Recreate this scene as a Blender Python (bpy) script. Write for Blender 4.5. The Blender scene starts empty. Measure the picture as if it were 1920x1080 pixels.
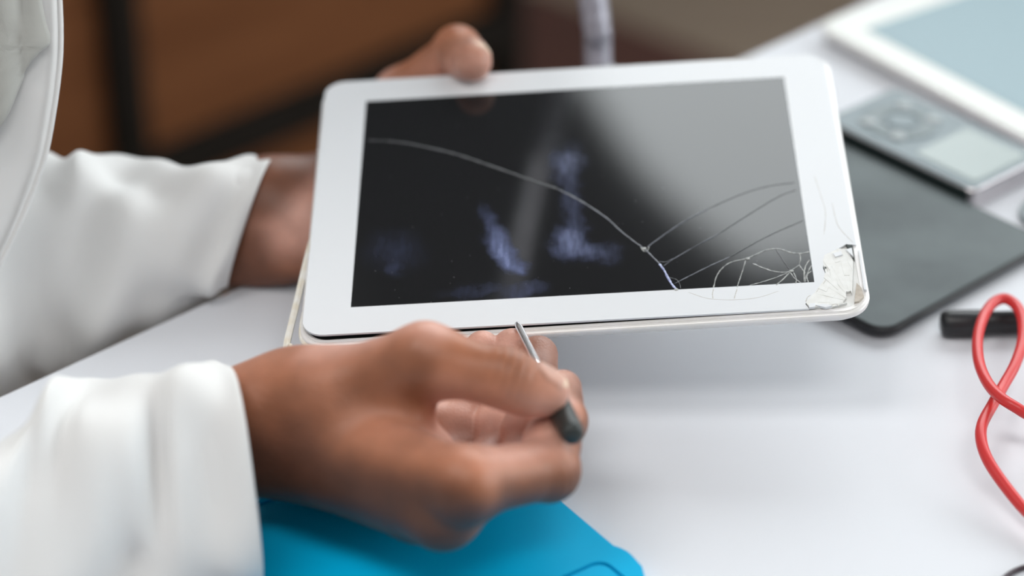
import bpy, bmesh, math, random
import numpy as np
from mathutils import Vector, Matrix

random.seed(7)
rng = np.random.default_rng(7)
SC = bpy.context.scene
COL = SC.collection

# ------------------------------------------------------------------ camera
CAM_H, PITCH, FPX = 1.34, math.radians(32), 85 / 36 * 1920
CS, SN = math.cos(PITCH), math.sin(PITCH)
TABLE_Z = 0.74
cd = bpy.data.cameras.new('camera')
cd.lens, cd.sensor_width = 85, 36
cd.dof.use_dof = True
cd.dof.focus_distance = 1.012
cd.dof.aperture_fstop = 3.0
cd.dof.aperture_blades = 9
cd.clip_start = 0.05
cam = bpy.data.objects.new('camera', cd)
COL.objects.link(cam)
cam.location = (0, 0, CAM_H)
cam.rotation_euler = (math.radians(90) - PITCH, 0, 0)
SC.camera = cam

# ------------------------------------------------------------------ world, exposure
w = bpy.data.worlds.new('world')
SC.world = w
w.use_nodes = True
w.node_tree.nodes['Background'].inputs[0].default_value = (0.94, 0.97, 1.0, 1)
w.node_tree.nodes['Background'].inputs[1].default_value = 0.33
SC.view_settings.view_transform = 'Standard'
SC.view_settings.look = 'None'
SC.view_settings.gamma = 1
SC.view_settings.use_curve_mapping = False
SC.view_settings.exposure = 0.22
SC.cycles.max_bounces = 8
SC.cycles.diffuse_bounces = 4
WINDOW_GLOW = 4.9
for nm, lx0, ly0, pwr in (('overhead_fill', 0.35, -0.35, 17), ('overhead_fill', -0.95, 0.40, 19)):  # added fill lights overhead, out of view, brightening hands, sleeves and table
    ld = bpy.data.lights.new(nm, 'AREA')
    ld.shape, ld.size, ld.size_y, ld.energy = 'RECTANGLE', 1.2, 0.6, pwr
    ld.color = (1.0, 0.985, 0.96)
    lo = bpy.data.objects.new(nm, ld)
    COL.objects.link(lo)
    lo.location = (lx0, ly0, 3.0)


# ------------------------------------------------------------------ helpers: space
def cam2w(x, y, d):
    return Vector((x, d * CS + y * SN, CAM_H - d * SN + y * CS))


def P(px, py, d):                      # a measured image position at depth d, in world metres
    return cam2w((px - 960) / FPX * d, (540 - py) / FPX * d, d)


def ray(px, py):
    return cam2w((px - 960) / FPX, (540 - py) / FPX, 1.0) - Vector((0, 0, CAM_H))


def Z(px, py, z=TABLE_Z):              # where that image position meets height z
    r = ray(px, py)
    return Vector((0, 0, CAM_H)) + r * ((z - CAM_H) / r.z)


# frame of the held tablet, from its known size (screen 197 x 148 mm)
def dirw(v):
    return Vector((v[0], v[2] * CS + v[1] * SN, -v[2] * SN + v[1] * CS))


TX = dirw((0.99751912, 0.05442971, -0.04464308)).normalized()
TY = dirw((-0.00165227, 0.65209855, 0.75813241)).normalized()
TN = TX.cross(TY).normalized()
TO = cam2w(0.02941341, 0.04539353, 1.0822095)
TM = Matrix((TX, TY, TN)).transposed().to_4x4()
TM.translation = TO
TMI = TM.inverted()


def T(u, v, w_=0.0):
    return TM @ Vector((u, v, w_))


def UV(px, py):                        # image position on the tablet glass -> tablet coordinates
    r = ray(px, py)
    o = Vector((0, 0, CAM_H))
    t = (TO - o).dot(TN) / r.dot(TN)
    q = TMI @ (o + r * t)
    return q.x, q.y


# ------------------------------------------------------------------ helpers: materials
def mat(name, color, rough=0.5, metal=0.0, ior=1.45, spec=0.5, sss=0.0, coat=0.0, noise=None, bump=None, emit=None):
    m = bpy.data.materials.new(name)
    m.use_nodes = True
    nt = m.node_tree
    b = nt.nodes['Principled BSDF']
    b.inputs['Base Color'].default_value = (*color, 1)
    b.inputs['Roughness'].default_value = rough
    b.inputs['Metallic'].default_value = metal
    b.inputs['IOR'].default_value = ior
    b.inputs['Specular IOR Level'].default_value = spec
    b.inputs['Coat Weight'].default_value = coat
    if sss:
        b.inputs['Subsurface Weight'].default_value = sss
        b.inputs['Subsurface Radius'].default_value = (0.008, 0.003, 0.0018)
        b.inputs['Subsurface Scale'].default_value = 0.6
    if emit:
        b.inputs['Emission Color'].default_value = (*emit[0], 1)
        b.inputs['Emission Strength'].default_value = emit[1]
    tc = nt.nodes.new('ShaderNodeTexCoord')
    if noise:                          # (scale, second colour, stretch)
        n = nt.nodes.new('ShaderNodeTexNoise')
        n.inputs['Scale'].default_value = noise[0]
        n.inputs['Detail'].default_value = 6
        mp = nt.nodes.new('ShaderNodeMapping')
        mp.inputs['Scale'].default_value = noise[2] if len(noise) > 2 else (1, 1, 1)
        nt.links.new(tc.outputs['Object'], mp.inputs[0])
        nt.links.new(mp.outputs[0], n.inputs['Vector'])
        rp = nt.nodes.new('ShaderNodeMapRange')
        rp.inputs[1].default_value, rp.inputs[2].default_value = 0.35, 0.68
        nt.links.new(n.outputs['Fac'], rp.inputs[0])
        mx = nt.nodes.new('ShaderNodeMix')
        mx.data_type = 'RGBA'
        mx.inputs[6].default_value = (*color, 1)
        mx.inputs[7].default_value = (*noise[1], 1)
        nt.links.new(rp.outputs[0], mx.inputs[0])
        nt.links.new(mx.outputs[2], b.inputs['Base Color'])
    if bump:                           # (scale, distance)
        n2 = nt.nodes.new('ShaderNodeTexNoise')
        n2.inputs['Scale'].default_value = bump[0]
        n2.inputs['Detail'].default_value = 4
        nt.links.new(tc.outputs['Object'], n2.inputs['Vector'])
        bp = nt.nodes.new('ShaderNodeBump')
        bp.inputs['Strength'].default_value = 1
        bp.inputs['Distance'].default_value = bump[1]
        nt.links.new(n2.outputs['Fac'], bp.inputs['Height'])
        nt.links.new(bp.outputs[0], b.inputs['Normal'])
    return m


def M_skin():
    m = mat('skin', (0.3, 0.15, 0.09), rough=0.42, sss=0.12, spec=0.42)
    nt = m.node_tree
    b = nt.nodes['Principled BSDF']
    at = nt.nodes.new('ShaderNodeAttribute')
    at.attribute_name = 'skin_tone_shade'
    tc = nt.nodes.new('ShaderNodeTexCoord')
    n = nt.nodes.new('ShaderNodeTexNoise')
    n.inputs['Scale'].default_value = 70
    n.inputs['Detail'].default_value = 5
    nt.links.new(tc.outputs['Object'], n.inputs['Vector'])
    mr = nt.nodes.new('ShaderNodeMapRange')
    mr.inputs[1].default_value, mr.inputs[2].default_value = 0.3, 0.7
    mr.inputs[3].default_value, mr.inputs[4].default_value = 0.84, 1.14
    nt.links.new(n.outputs['Fac'], mr.inputs[0])
    vm = nt.nodes.new('ShaderNodeVectorMath')
    vm.operation = 'SCALE'
    nt.links.new(at.outputs['Color'], vm.inputs[0])
    nt.links.new(mr.outputs[0], vm.inputs['Scale'])
    nt.links.new(vm.outputs[0], b.inputs['Base Color'])
    v = nt.nodes.new('ShaderNodeTexVoronoi')
    v.inputs['Scale'].default_value = 900
    nt.links.new(tc.outputs['Object'], v.inputs['Vector'])
    n2 = nt.nodes.new('ShaderNodeTexNoise')
    n2.inputs['Scale'].default_value = 260
    n2.inputs['Detail'].default_value = 6
    nt.links.new(tc.outputs['Object'], n2.inputs['Vector'])
    ad = nt.nodes.new('ShaderNodeMath')
    ad.operation = 'ADD'
    nt.links.new(v.outputs['Distance'], ad.inputs[0])
    nt.links.new(n2.outputs['Fac'], ad.inputs[1])
    bp = nt.nodes.new('ShaderNodeBump')
    bp.inputs['Distance'].default_value = 0.00010
    bp.inputs['Strength'].default_value = 1
    nt.links.new(ad.outputs[0], bp.inputs['Height'])
    nt.links.new(bp.outputs[0], b.inputs['Normal'])
    return m


def M_screen():
    """Dead black display glass, mirror smooth, with finger smears, soft pale marks and dust that stay put on it."""
    m = mat('broken_display_glass', (0.008, 0.008, 0.009), rough=0.06, ior=1.5)
    nt = m.node_tree
    b = nt.nodes['Principled BSDF']
    tc = nt.nodes.new('ShaderNodeTexCoord')
    acc = None

    def math_node(op, a, c=None):
        nd = nt.nodes.new('ShaderNodeMath')
        nd.operation = op
        for i, x in enumerate((a, c)):
            if x is None:
                continue
            if isinstance(x, (int, float)):
                nd.inputs[i].default_value = x
            else:
                nt.links.new(x, nd.inputs[i])
        return nd.outputs[0]

    streak = nt.nodes.new('ShaderNodeTexNoise')
    streak.inputs['Scale'].default_value = 1
    streak.inputs['Detail'].default_value = 5
    mps = nt.nodes.new('ShaderNodeMapping')
    mps.inputs['Rotation'].default_value = (0, 0, math.radians(-12))
    mps.inputs['Scale'].default_value = (420, 90, 1)
    nt.links.new(tc.outputs['Object'], mps.inputs[0])
    nt.links.new(mps.outputs[0], streak.inputs['Vector'])
    sm = nt.nodes.new('ShaderNodeMapRange')
    sm.inputs[1].default_value, sm.inputs[2].default_value = 0.25, 0.75
    sm.inputs[3].default_value, sm.inputs[4].default_value = 0.35, 1.0
    nt.links.new(streak.outputs['Fac'], sm.inputs[0])
    wn = nt.nodes.new('ShaderNodeTexNoise')
    wn.inputs['Scale'].default_value = 110
    wn.inputs['Detail'].default_value = 4
    nt.links.new(tc.outputs['Object'], wn.inputs['Vector'])
    ws = nt.nodes.new('ShaderNodeVectorMath')
    ws.operation = 'MULTIPLY_ADD'
    ws.inputs[1].default_value = (0.010, 0.014, 0)
    ws.inputs[2].default_value = (-0.005, -0.007, 0)
    nt.links.new(wn.outputs['Color'], ws.inputs[0])
    warp = nt.nodes.new('ShaderNodeVectorMath')
    nt.links.new(tc.outputs['Object'], warp.inputs[0])
    nt.links.new(ws.outputs[0], warp.inputs[1])
    # (px, py) of each smear and mark, half sizes in m, turn, strength
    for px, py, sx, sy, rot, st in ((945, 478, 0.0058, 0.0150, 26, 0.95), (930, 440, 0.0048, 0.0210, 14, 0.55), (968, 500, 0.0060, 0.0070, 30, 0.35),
                                    (1062, 305, 0.0085, 0.0135, -8, 0.42), (1072, 385, 0.0055, 0.0300, 2, 0.26),  # soft pale mark and its tail
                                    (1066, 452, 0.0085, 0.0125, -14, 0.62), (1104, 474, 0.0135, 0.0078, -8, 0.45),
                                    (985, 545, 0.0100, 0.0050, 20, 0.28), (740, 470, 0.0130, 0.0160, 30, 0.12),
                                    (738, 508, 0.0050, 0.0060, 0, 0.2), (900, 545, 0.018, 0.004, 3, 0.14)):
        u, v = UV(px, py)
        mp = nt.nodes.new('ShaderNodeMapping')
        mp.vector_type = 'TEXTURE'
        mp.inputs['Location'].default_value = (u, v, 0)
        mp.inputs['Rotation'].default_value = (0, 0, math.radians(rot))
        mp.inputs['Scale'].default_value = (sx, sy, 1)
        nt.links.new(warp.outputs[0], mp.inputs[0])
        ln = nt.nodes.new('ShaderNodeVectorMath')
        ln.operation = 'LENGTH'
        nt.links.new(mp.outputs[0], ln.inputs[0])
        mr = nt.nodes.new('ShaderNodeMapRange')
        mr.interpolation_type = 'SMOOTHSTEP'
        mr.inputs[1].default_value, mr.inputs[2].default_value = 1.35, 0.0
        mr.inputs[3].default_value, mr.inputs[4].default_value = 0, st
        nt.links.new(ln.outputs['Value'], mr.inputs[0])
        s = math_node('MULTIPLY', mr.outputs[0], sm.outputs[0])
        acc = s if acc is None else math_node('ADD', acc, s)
    vo = nt.nodes.new('ShaderNodeTexVoronoi')
    vo.inputs['Scale'].default_value = 170
    nt.links.new(tc.outputs['Object'], vo.inputs['Vector'])
    n3 = nt.nodes.new('ShaderNodeTexNoise')
    n3.inputs['Scale'].default_value = 45
    nt.links.new(tc.outputs['Object'], n3.inputs['Vector'])
    th = math_node('MULTIPLY', n3.outputs['Fac'], 0.085)
    dust = math_node('LESS_THAN', vo.outputs['Distance'], th)
    dust = math_node('MULTIPLY', dust, 0.28)
    mx = nt.nodes.new('ShaderNodeMix')
    mx.data_type = 'RGBA'
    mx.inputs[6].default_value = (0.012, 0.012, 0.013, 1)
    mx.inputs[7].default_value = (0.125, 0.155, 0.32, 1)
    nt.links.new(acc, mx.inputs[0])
    mx2 = nt.nodes.new('ShaderNodeMix')
    mx2.data_type = 'RGBA'
    mx2.inputs[7].default_value = (0.25, 0.25, 0.27, 1)
    nt.links.new(mx.outputs[2], mx2.inputs[6])
    nt.links.new(dust, mx2.inputs[0])
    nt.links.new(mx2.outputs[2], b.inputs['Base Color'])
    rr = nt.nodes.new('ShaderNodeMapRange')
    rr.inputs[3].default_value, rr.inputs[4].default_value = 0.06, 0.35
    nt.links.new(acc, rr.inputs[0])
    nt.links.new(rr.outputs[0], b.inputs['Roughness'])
    return m


def M_weave(name, color, s=4000.0, d=0.00003):
    m = mat(name, color, rough=0.85, spec=0.2)
    nt = m.node_tree
    b = nt.nodes['Principled BSDF']
    b.inputs['Sheen Weight'].default_value = 0.15
    tc = nt.nodes.new('ShaderNodeTexCoord')
    wv = nt.nodes.new('ShaderNodeTexWave')
    wv.inputs['Scale'].default_value = s / 6
    wv.inputs['Distortion'].default_value = 1.5
    wv.bands_direction = 'DIAGONAL'
    nt.links.new(tc.outputs['Object'], wv.inputs['Vector'])
    n = nt.nodes.new('ShaderNodeTexNoise')
    n.inputs['Scale'].default_value = s
    nt.links.new(tc.outputs['Object'], n.inputs['Vector'])
    ad = nt.nodes.new('ShaderNodeMath')
    nt.links.new(wv.outputs['Fac'], ad.inputs[0])
    nt.links.new(n.outputs['Fac'], ad.inputs[1])
    bp = nt.nodes.new('ShaderNodeBump')
    bp.inputs['Distance'].default_value = d
    nt.links.new(ad.outputs[0], bp.inputs['Height'])
    nt.links.new(bp.outputs[0], b.inputs['Normal'])
    return m


MT = dict(
    floor=mat('floor_laminate', (0.185, 0.137, 0.098), 0.55, noise=(3.0, (0.15, 0.108, 0.075), (1, 9, 1))),
    wall=mat('wall_paint', (0.62, 0.63, 0.62), 0.9, bump=(60, 0.0006)),
    ceiling=mat('ceiling_paint', (0.16, 0.16, 0.165), 0.9, bump=(50, 0.0006)),
    sky_pane=mat('daylit_window_glass', (0.1, 0.1, 0.1), 0.1, emit=((0.93, 0.985, 1.0), WINDOW_GLOW)),
    window_frame=mat('window_frame_paint', (0.55, 0.56, 0.57), 0.5),
    table=mat('white_laminate', (0.675, 0.69, 0.73), 0.5, spec=0.16, noise=(4, (0.66, 0.675, 0.715))),
    table_edge=mat('white_edge_band', (0.74, 0.735, 0.70), 0.4),
    steel_leg=mat('grey_powder_coat', (0.3, 0.3, 0.31), 0.4, 0.6),
    black_frame=mat('black_steel_frame', (0.009, 0.007, 0.005), 0.8, spec=0.15, noise=(14, (0.013, 0.010, 0.008))),
    brown=mat('brown_wood_panel', (0.175, 0.066, 0.025), 0.6, spec=0.2, noise=(5, (0.135, 0.048, 0.017), (1, 1, 8))),
    patch=mat('dark_red_patch', (0.060, 0.018, 0.010), 0.95, noise=(20, (0.045, 0.013, 0.008)), bump=(300, 0.002)),
    white_gloss=mat('white_glass_bezel', (0.695, 0.71, 0.735), 0.12, spec=0.2),
    white_gloss_old=mat('white_glass_bezel_resting', (0.70, 0.71, 0.68), 0.2, spec=0.2),
    shard=mat('crushed_white_glass', (0.72, 0.72, 0.705), 0.3, noise=(260, (0.66, 0.655, 0.63))),
    shell=mat('silver_shell', (0.82, 0.80, 0.80), 0.35, 0.15, noise=(90, (0.78, 0.76, 0.735))),
    shell_dark=mat('dark_shell_inside', (0.02, 0.021, 0.02), 0.5),
    beige=mat('bare_beige_frame', (0.50, 0.45, 0.39), 0.5, noise=(300, (0.38, 0.32, 0.26))),
    cream=mat('cream_adhesive_strip', (0.72, 0.66, 0.55), 0.3, noise=(160, (0.80, 0.79, 0.76), (1, 1, 1))),
    crack=mat('crack_edge', (0.125, 0.13, 0.155), 0.25, noise=(220, (0.05, 0.053, 0.065))),
    crack_bright=mat('bright_crack_edge', (0.55, 0.60, 0.85), 0.2, noise=(260, (0.20, 0.22, 0.40))),
    crack_fine=mat('fine_crack_edge', (0.42, 0.43, 0.41), 0.25, noise=(320, (0.15, 0.155, 0.155))),
    crack_white=mat('crack_in_white_glass', (0.50, 0.48, 0.45), 0.4),
    dark_hole=mat('dark_hole', (0.012, 0.02, 0.018), 0.5),
    screen=M_screen(),
    screen_glare=mat('resting_screen_reflection', (0.27, 0.37, 0.41), 0.25, spec=0.14),  # pale blue base colour holds the window's reflection
    reflecting=mat('grey_reflection_screen', (0.145, 0.172, 0.176), 0.42, spec=0.13, noise=(14, (0.085, 0.1, 0.105))),  # grey stands in for the room mirrored in black glass
    black_plastic=mat('black_plastic', (0.016, 0.016, 0.018), 0.38, bump=(900, 0.00006)),
    tool_grip=mat('dark_green_grey_grip', (0.020, 0.024, 0.023), 0.42, bump=(900, 0.00006)),
    chrome=mat('polished_steel', (0.80, 0.78, 0.80), 0.18, 1.0),
    player=mat('blue_grey_player_face', (0.18, 0.225, 0.245), 0.3, spec=0.25),
    player_wheel=mat('player_wheel', (0.11, 0.145, 0.155), 0.35),
    player_button=mat('player_button', (0.30, 0.33, 0.34), 0.3),
    player_screen=mat('player_display', (0.21, 0.26, 0.25), 0.2),
    player_metal=mat('player_metal_rim', (0.55, 0.52, 0.54), 0.3, 0.8),
    player_reflection=mat('player_side_reflection', (0.02, 0.03, 0.03), 0.3),
    red=mat('red_rubber_cable', (0.60, 0.035, 0.035), 0.35, sss=0.0),
    dark_cable=mat('dark_plum_cable', (0.025, 0.008, 0.016), 0.35),
    blue=mat('blue_silicone', (0.0, 0.40, 0.70), 0.5, spec=0.08, noise=(25, (0.0, 0.385, 0.68)), bump=(700, 0.00006)),
    stem=mat('ribbed_lavender_stem', (0.33, 0.32, 0.37), 0.35, 0.3),
    upper_arm=mat('polished_lamp_arm', (0.84, 0.86, 0.94), 0.28, 1.0),
    lamp=mat('lamp_shell', (0.35, 0.36, 0.38), 0.35, 0.3),
    lamp_diffuser=mat('lamp_diffuser', (0.7, 0.7, 0.7), 0.5),
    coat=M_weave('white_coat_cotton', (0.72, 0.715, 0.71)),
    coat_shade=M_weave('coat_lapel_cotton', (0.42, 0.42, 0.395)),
    shirt=M_weave('grey_shirt_cotton', (0.50, 0.50, 0.47)),
    skin=M_skin(),
    hair=mat('dark_hair', (0.012, 0.009, 0.008), 0.6, bump=(400, 0.002)),
)


# ------------------------------------------------------------------ helpers: objects
def link(name, me, m=None, parent=None, smooth=False, mats=None):
    o = bpy.data.objects.new(name, me)
    COL.objects.link(o)
    if not me.materials:
        for x in (mats or ([m] if m else [])):
            me.materials.append(x)
    if parent is not None:
        o.parent = parent
        o.matrix_parent_inverse = parent.matrix_basis.inverted()
    if smooth:
        me.polygons.foreach_set('use_smooth', [True] * len(me.polygons))
    return o


def mesh_obj(name, bm, m=None, parent=None, smooth=False, mats=None, world=None):
    me = bpy.data.meshes.new(name)
    bm.normal_update()
    bm.to_mesh(me)
    bm.free()
    o = link(name, me, m, parent, smooth, mats)
    if world is not None:
        o.matrix_world = world
    return o


def tag(o, label, cat, group=None):
    o['label'] = label
    o['category'] = cat
    if group:
        o['group'] = group
    return o


def empty(name, loc, label, cat, rot=None):
    o = bpy.data.objects.new(name, None)
    o.empty_display_size = 0.05
    COL.objects.link(o)
    mw = (rot.to_4x4() if rot is not None else Matrix.Identity(4))
    mw.translation = loc
    o.matrix_world = mw
    o.matrix_basis = mw
    return tag(o, label, cat)


def structure(o):
    o['kind'] = 'structure'
    return o


def box_bm(sx, sy, sz, bevel=0.0, seg=2, c=(0, 0, 0)):
    bm = bmesh.new()
    bmesh.ops.create_cube(bm, size=1)
    for v in bm.verts:
        v.co = Vector((v.co.x * sx + c[0], v.co.y * sy + c[1], v.co.z * sz + c[2]))
    if bevel:
        bmesh.ops.bevel(bm, geom=list(bm.edges), offset=bevel, segments=seg, affect='EDGES', profile=0.5)
    return bm


def rrect(w_, h_, r, n=8, z=0.0):
    pts = []
    for cx, cy, a0 in ((w_ / 2 - r, h_ / 2 - r, 0), (-w_ / 2 + r, h_ / 2 - r, 90), (-w_ / 2 + r, -h_ / 2 + r, 180), (w_ / 2 - r, -h_ / 2 + r, 270)):
        for i in range(n + 1):
            a = math.radians(a0 + 90 * i / n)
            pts.append(Vector((cx + r * math.cos(a), cy + r * math.sin(a), z)))
    return pts


def loft_bm(rings, cap0=True, cap1=True, bm=None, mat_of=None):
    bm = bm or bmesh.new()
    vs = [[bm.verts.new(p) for p in r] for r in rings]
    n = len(rings[0])
    for i in range(len(vs) - 1):
        for j in range(n):
            f = bm.faces.new((vs[i][j], vs[i][(j + 1) % n], vs[i + 1][(j + 1) % n], vs[i + 1][j]))
            if mat_of:
                f.material_index = mat_of(i)
    if cap0:
        f = bm.faces.new(list(reversed(vs[0])))
        if mat_of:
            f.material_index = mat_of(0)
    if cap1:
        f = bm.faces.new(vs[-1])
        if mat_of:
            f.material_index = mat_of(len(vs) - 2)
    return bm


def slab_bm(w_, h_, r, t, bev=0.001, n=8):
    """Rounded tile: top at z = 0, bottom at -t, softened rims."""
    return loft_bm([rrect(w_ - 2 * bev, h_ - 2 * bev, max(r - bev, 1e-4), n, -t), rrect(w_, h_, r, n, -t + bev),
                    rrect(w_, h_, r, n, -bev), rrect(w_ - 2 * bev, h_ - 2 * bev, max(r - bev, 1e-4), n, 0)])


def spline(pts, n):
    """Catmull-Rom through pts (list of tuples of any length)."""
    a = np.array([tuple(p) for p in pts], float)
    a = np.vstack([2 * a[0] - a[1], a, 2 * a[-1] - a[-2]])
    out = []
    segs = len(a) - 3
    for k in range(n):
        s = k / (n - 1) * segs
        i = min(int(s), segs - 1)
        t = s - i
        p0, p1, p2, p3 = a[i:i + 4]
        out.append(0.5 * (2 * p1 + (p2 - p0) * t + (2 * p0 - 5 * p1 + 4 * p2 - p3) * t ** 2 + (3 * p1 - p0 - 3 * p2 + p3) * t ** 3))
    return np.array(out)


def tube_bm(pts, radius, n=12, bm=None, ribs=None):
    """Round tube along pts; radius a number or a list; parallel-transport frames."""
    pts = [Vector(p) for p in pts]
    rings = []
    t0 = (pts[1] - pts[0]).normalized()
    u = t0.orthogonal().normalized()
    for i, p in enumerate(pts):
        t = (pts[min(i + 1, len(pts) - 1)] - pts[max(i - 1, 0)]).normalized()
        u = (u - t * u.dot(t)).normalized()
        v = t.cross(u)
        r = radius[i] if hasattr(radius, '__len__') else radius
        rings.append([p + (u * math.cos(2 * math.pi * k / n) + v * math.sin(2 * math.pi * k / n)) * r for k in range(n)])
    return loft_bm(rings, bm=bm)


def lathe_bm(profile, n=24):
    rings = [[Vector((r * math.cos(2 * math.pi * k / n), r * math.sin(2 * math.pi * k / n), z)) for k in range(n)] for r, z in profile]
    return loft_bm(rings)


def frame_from(p, xdir, z=Vector((0, 0, 1))):
    x = xdir.normalized()
    zz = (z - x * z.dot(x)).normalized()
    y = zz.cross(x)
    m = Matrix((x, y, zz)).transposed().to_4x4()
    m.translation = p
    return m


def rect_fit(a, b, c, d):
    """Best rectangle for four near-rectangular corners: centre, long direction, sizes."""
    ctr = (a + b + c + d) / 4
    x = ((b - a).normalized() + (c - d).normalized()).normalized()
    y = Vector((-x.y, x.x, 0))
    L = ((b - a).length + (c - d).length) / 2
    W_ = ((d - a).length + (c - b).length) / 2
    return ctr, x, y, L, W_


# ------------------------------------------------------------------ room
WY = 3.4
CEIL = 3.95
RX0, RX1, RY0 = -2.2, 3.4, -1.9
structure(mesh_obj('floor', box_bm(RX1 - RX0, WY - RY0, 0.1, c=((RX0 + RX1) / 2, (WY + RY0) / 2, -0.05)), MT['floor']))
structure(mesh_obj('ceiling', box_bm(RX1 - RX0, WY - RY0, 0.1, c=((RX0 + RX1) / 2, (WY + RY0) / 2, CEIL + 0.05)), MT['ceiling']))
structure(mesh_obj('wall_left', box_bm(0.1, WY - RY0, CEIL, c=(RX0 - 0.05, (WY + RY0) / 2, CEIL / 2)), MT['wall']))
WX0, WX1, WZ0, WZ1 = -0.34, 3.2, 1.75, 3.80            # the high window in the far wall
bm = bmesh.new()
for x0, x1, z0, z1 in ((RX0, WX0, 0, CEIL), (WX1, RX1, 0, CEIL), (WX0, WX1, 0, WZ0), (WX0, WX1, WZ1, CEIL)):
    b2 = box_bm(x1 - x0, 0.12, z1 - z0, c=((x0 + x1) / 2, WY + 0.06, (z0 + z1) / 2))
    me = bpy.data.meshes.new('tmp')
    b2.to_mesh(me)
    b2.free()
    bm.from_mesh(me)
    bpy.data.meshes.remove(me)
structure(mesh_obj('wall_back', bm, MT['wall']))
win = bpy.data.objects.new('window_1', None)
COL.objects.link(win)
win.location = ((WX0 + WX1) / 2, WY + 0.05, WZ0)
win.matrix_basis = Matrix.Translation(win.location)
structure(win)
NP = 3
YW0, YW1, ZW0, ZW1 = -0.3, 2.6, 0.95, 2.7               # a second window in the right-hand wall
bm = bmesh.new()
for y0, y1, z0, z1 in ((RY0, YW0, 0, CEIL), (YW1, WY, 0, CEIL), (YW0, YW1, 0, ZW0), (YW0, YW1, ZW1, CEIL)):
    b2 = box_bm(0.12, y1 - y0, z1 - z0, c=(RX1 + 0.06, (y0 + y1) / 2, (z0 + z1) / 2))
    me = bpy.data.meshes.new('tmp')
    b2.to_mesh(me)
    b2.free()
    bm.from_mesh(me)
    bpy.data.meshes.remove(me)
structure(mesh_obj('wall_right', bm, MT['wall']))
win2 = bpy.data.objects.new('window_2', None)
COL.objects.link(win2)
win2.matrix_basis = Matrix.Translation((RX1 + 0.05, (YW0 + YW1) / 2, ZW0))
structure(win2)
for k in range(2):
    pw = (YW1 - YW0) / 2
    mesh_obj('pane', box_bm(0.012, pw - 0.03, ZW1 - ZW0 - 0.04, c=(RX1 + 0.06, YW0 + pw * (k + 0.5), (ZW0 + ZW1) / 2)), MT['sky_pane'], win2)
    mesh_obj('mullion', box_bm(0.05, 0.03, ZW1 - ZW0, 0.004, c=(RX1 + 0.06, YW0 + pw * k + 0.004, (ZW0 + ZW1) / 2)), MT['window_frame'], win2)
for zz in (ZW0 + 0.012, ZW1 - 0.012):
    mesh_obj('window_rail', box_bm(0.05, YW1 - YW0, 0.025, 0.004, c=(RX1 + 0.06, (YW0 + YW1) / 2, zz)), MT['window_frame'], win2)
pw = (WX1 - WX0) / NP
for k in range(NP):
    mesh_obj('pane', box_bm(pw - 0.03, 0.012, WZ1 - WZ0 - 0.04, c=(WX0 + pw * (k + 0.5), WY + 0.06, (WZ0 + WZ1) / 2)), MT['sky_pane'], win)
    mesh_obj('mullion', box_bm(0.03, 0.05, WZ1 - WZ0, 0.004, c=(WX0 + pw * k + 0.004, WY + 0.06, (WZ0 + WZ1) / 2)), MT['window_frame'], win)
for zz in (WZ0 + 0.012, WZ1 - 0.012):
    mesh_obj('window_rail', box_bm(WX1 - WX0, 0.05, 0.025, 0.004, c=((WX0 + WX1) / 2, WY + 0.06, zz)), MT['window_frame'], win)

# added unseen sheet, shaped to slant the window's bright edge in the display
edge_c = spline([(.34, 3.86), (.23, 3.73), (.08, 3.56), (-.05, 3.34), (-.13, 3.1), (-.21, 2.8), (-.27, 2.4), (-.24, 2.0), (-.22, 1.66)], 40)
bm = bmesh.new()
prev = None
for i in range(40):
    row = []
    for k in range(36):
        a = k / 35
        row.append(bm.verts.new((-0.62 * (1 - a) + edge_c[i][0] * a, WY - 0.07 + 0.022 * math.sin(a * 44), edge_c[i][1])))
    if prev:
        for k in range(35):
            bm.faces.new((prev[k], prev[k + 1], row[k + 1], row[k]))
    prev = row
cu = mesh_obj('window_blocker', bm, mat('grey_blocker', (0.20, 0.21, 0.22), 0.9), win, True)
md = cu.modifiers.new('thickness', 'SOLIDIFY')
md.thickness = 0.003

# ------------------------------------------------------------------ cabinet behind the table
ra, rb = Z(345, 295, 0.19), Z(900, 62, 0.19)
cx = (rb - ra).normalized()
cx.z = 0
cn = Vector((cx.y, -cx.x, 0))                                  # its front faces the table
ORG = Vector((ra.x, ra.y, 0))


def face_s(px, py):                                            # where an image position meets the cabinet's front plane
    r = ray(px, py)
    o = Vector((0, 0, CAM_H))
    t = (ORG - o).dot(cn) / r.dot(cn)
    q = o + r * t
    return (q - ORG).dot(cx), q.z


s_post, _ = face_s(228, 150)
s_end, _ = face_s(945, 30)
CABM = Matrix((cx, -cn, Vector((0, 0, 1)))).transposed().to_4x4()
CABM.translation = ORG
s_left = s_post - 0.75
cab = empty('cabinet', ORG + cx * (s_left + s_end) / 2, 'low brown wooden cabinet with black metal frame standing behind the table', 'cabinet')
CD = 0.45
CH = 0.95


def cab_part(name, s0, s1, d0, d1, z0, z1, m, bev=0.003):
    bm = box_bm(s1 - s0, d1 - d0, z1 - z0, bev, c=((s0 + s1) / 2, (d0 + d1) / 2, (z0 + z1) / 2))
    bm.transform(CABM)
    return mesh_obj(name, bm, m, cab)


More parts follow.
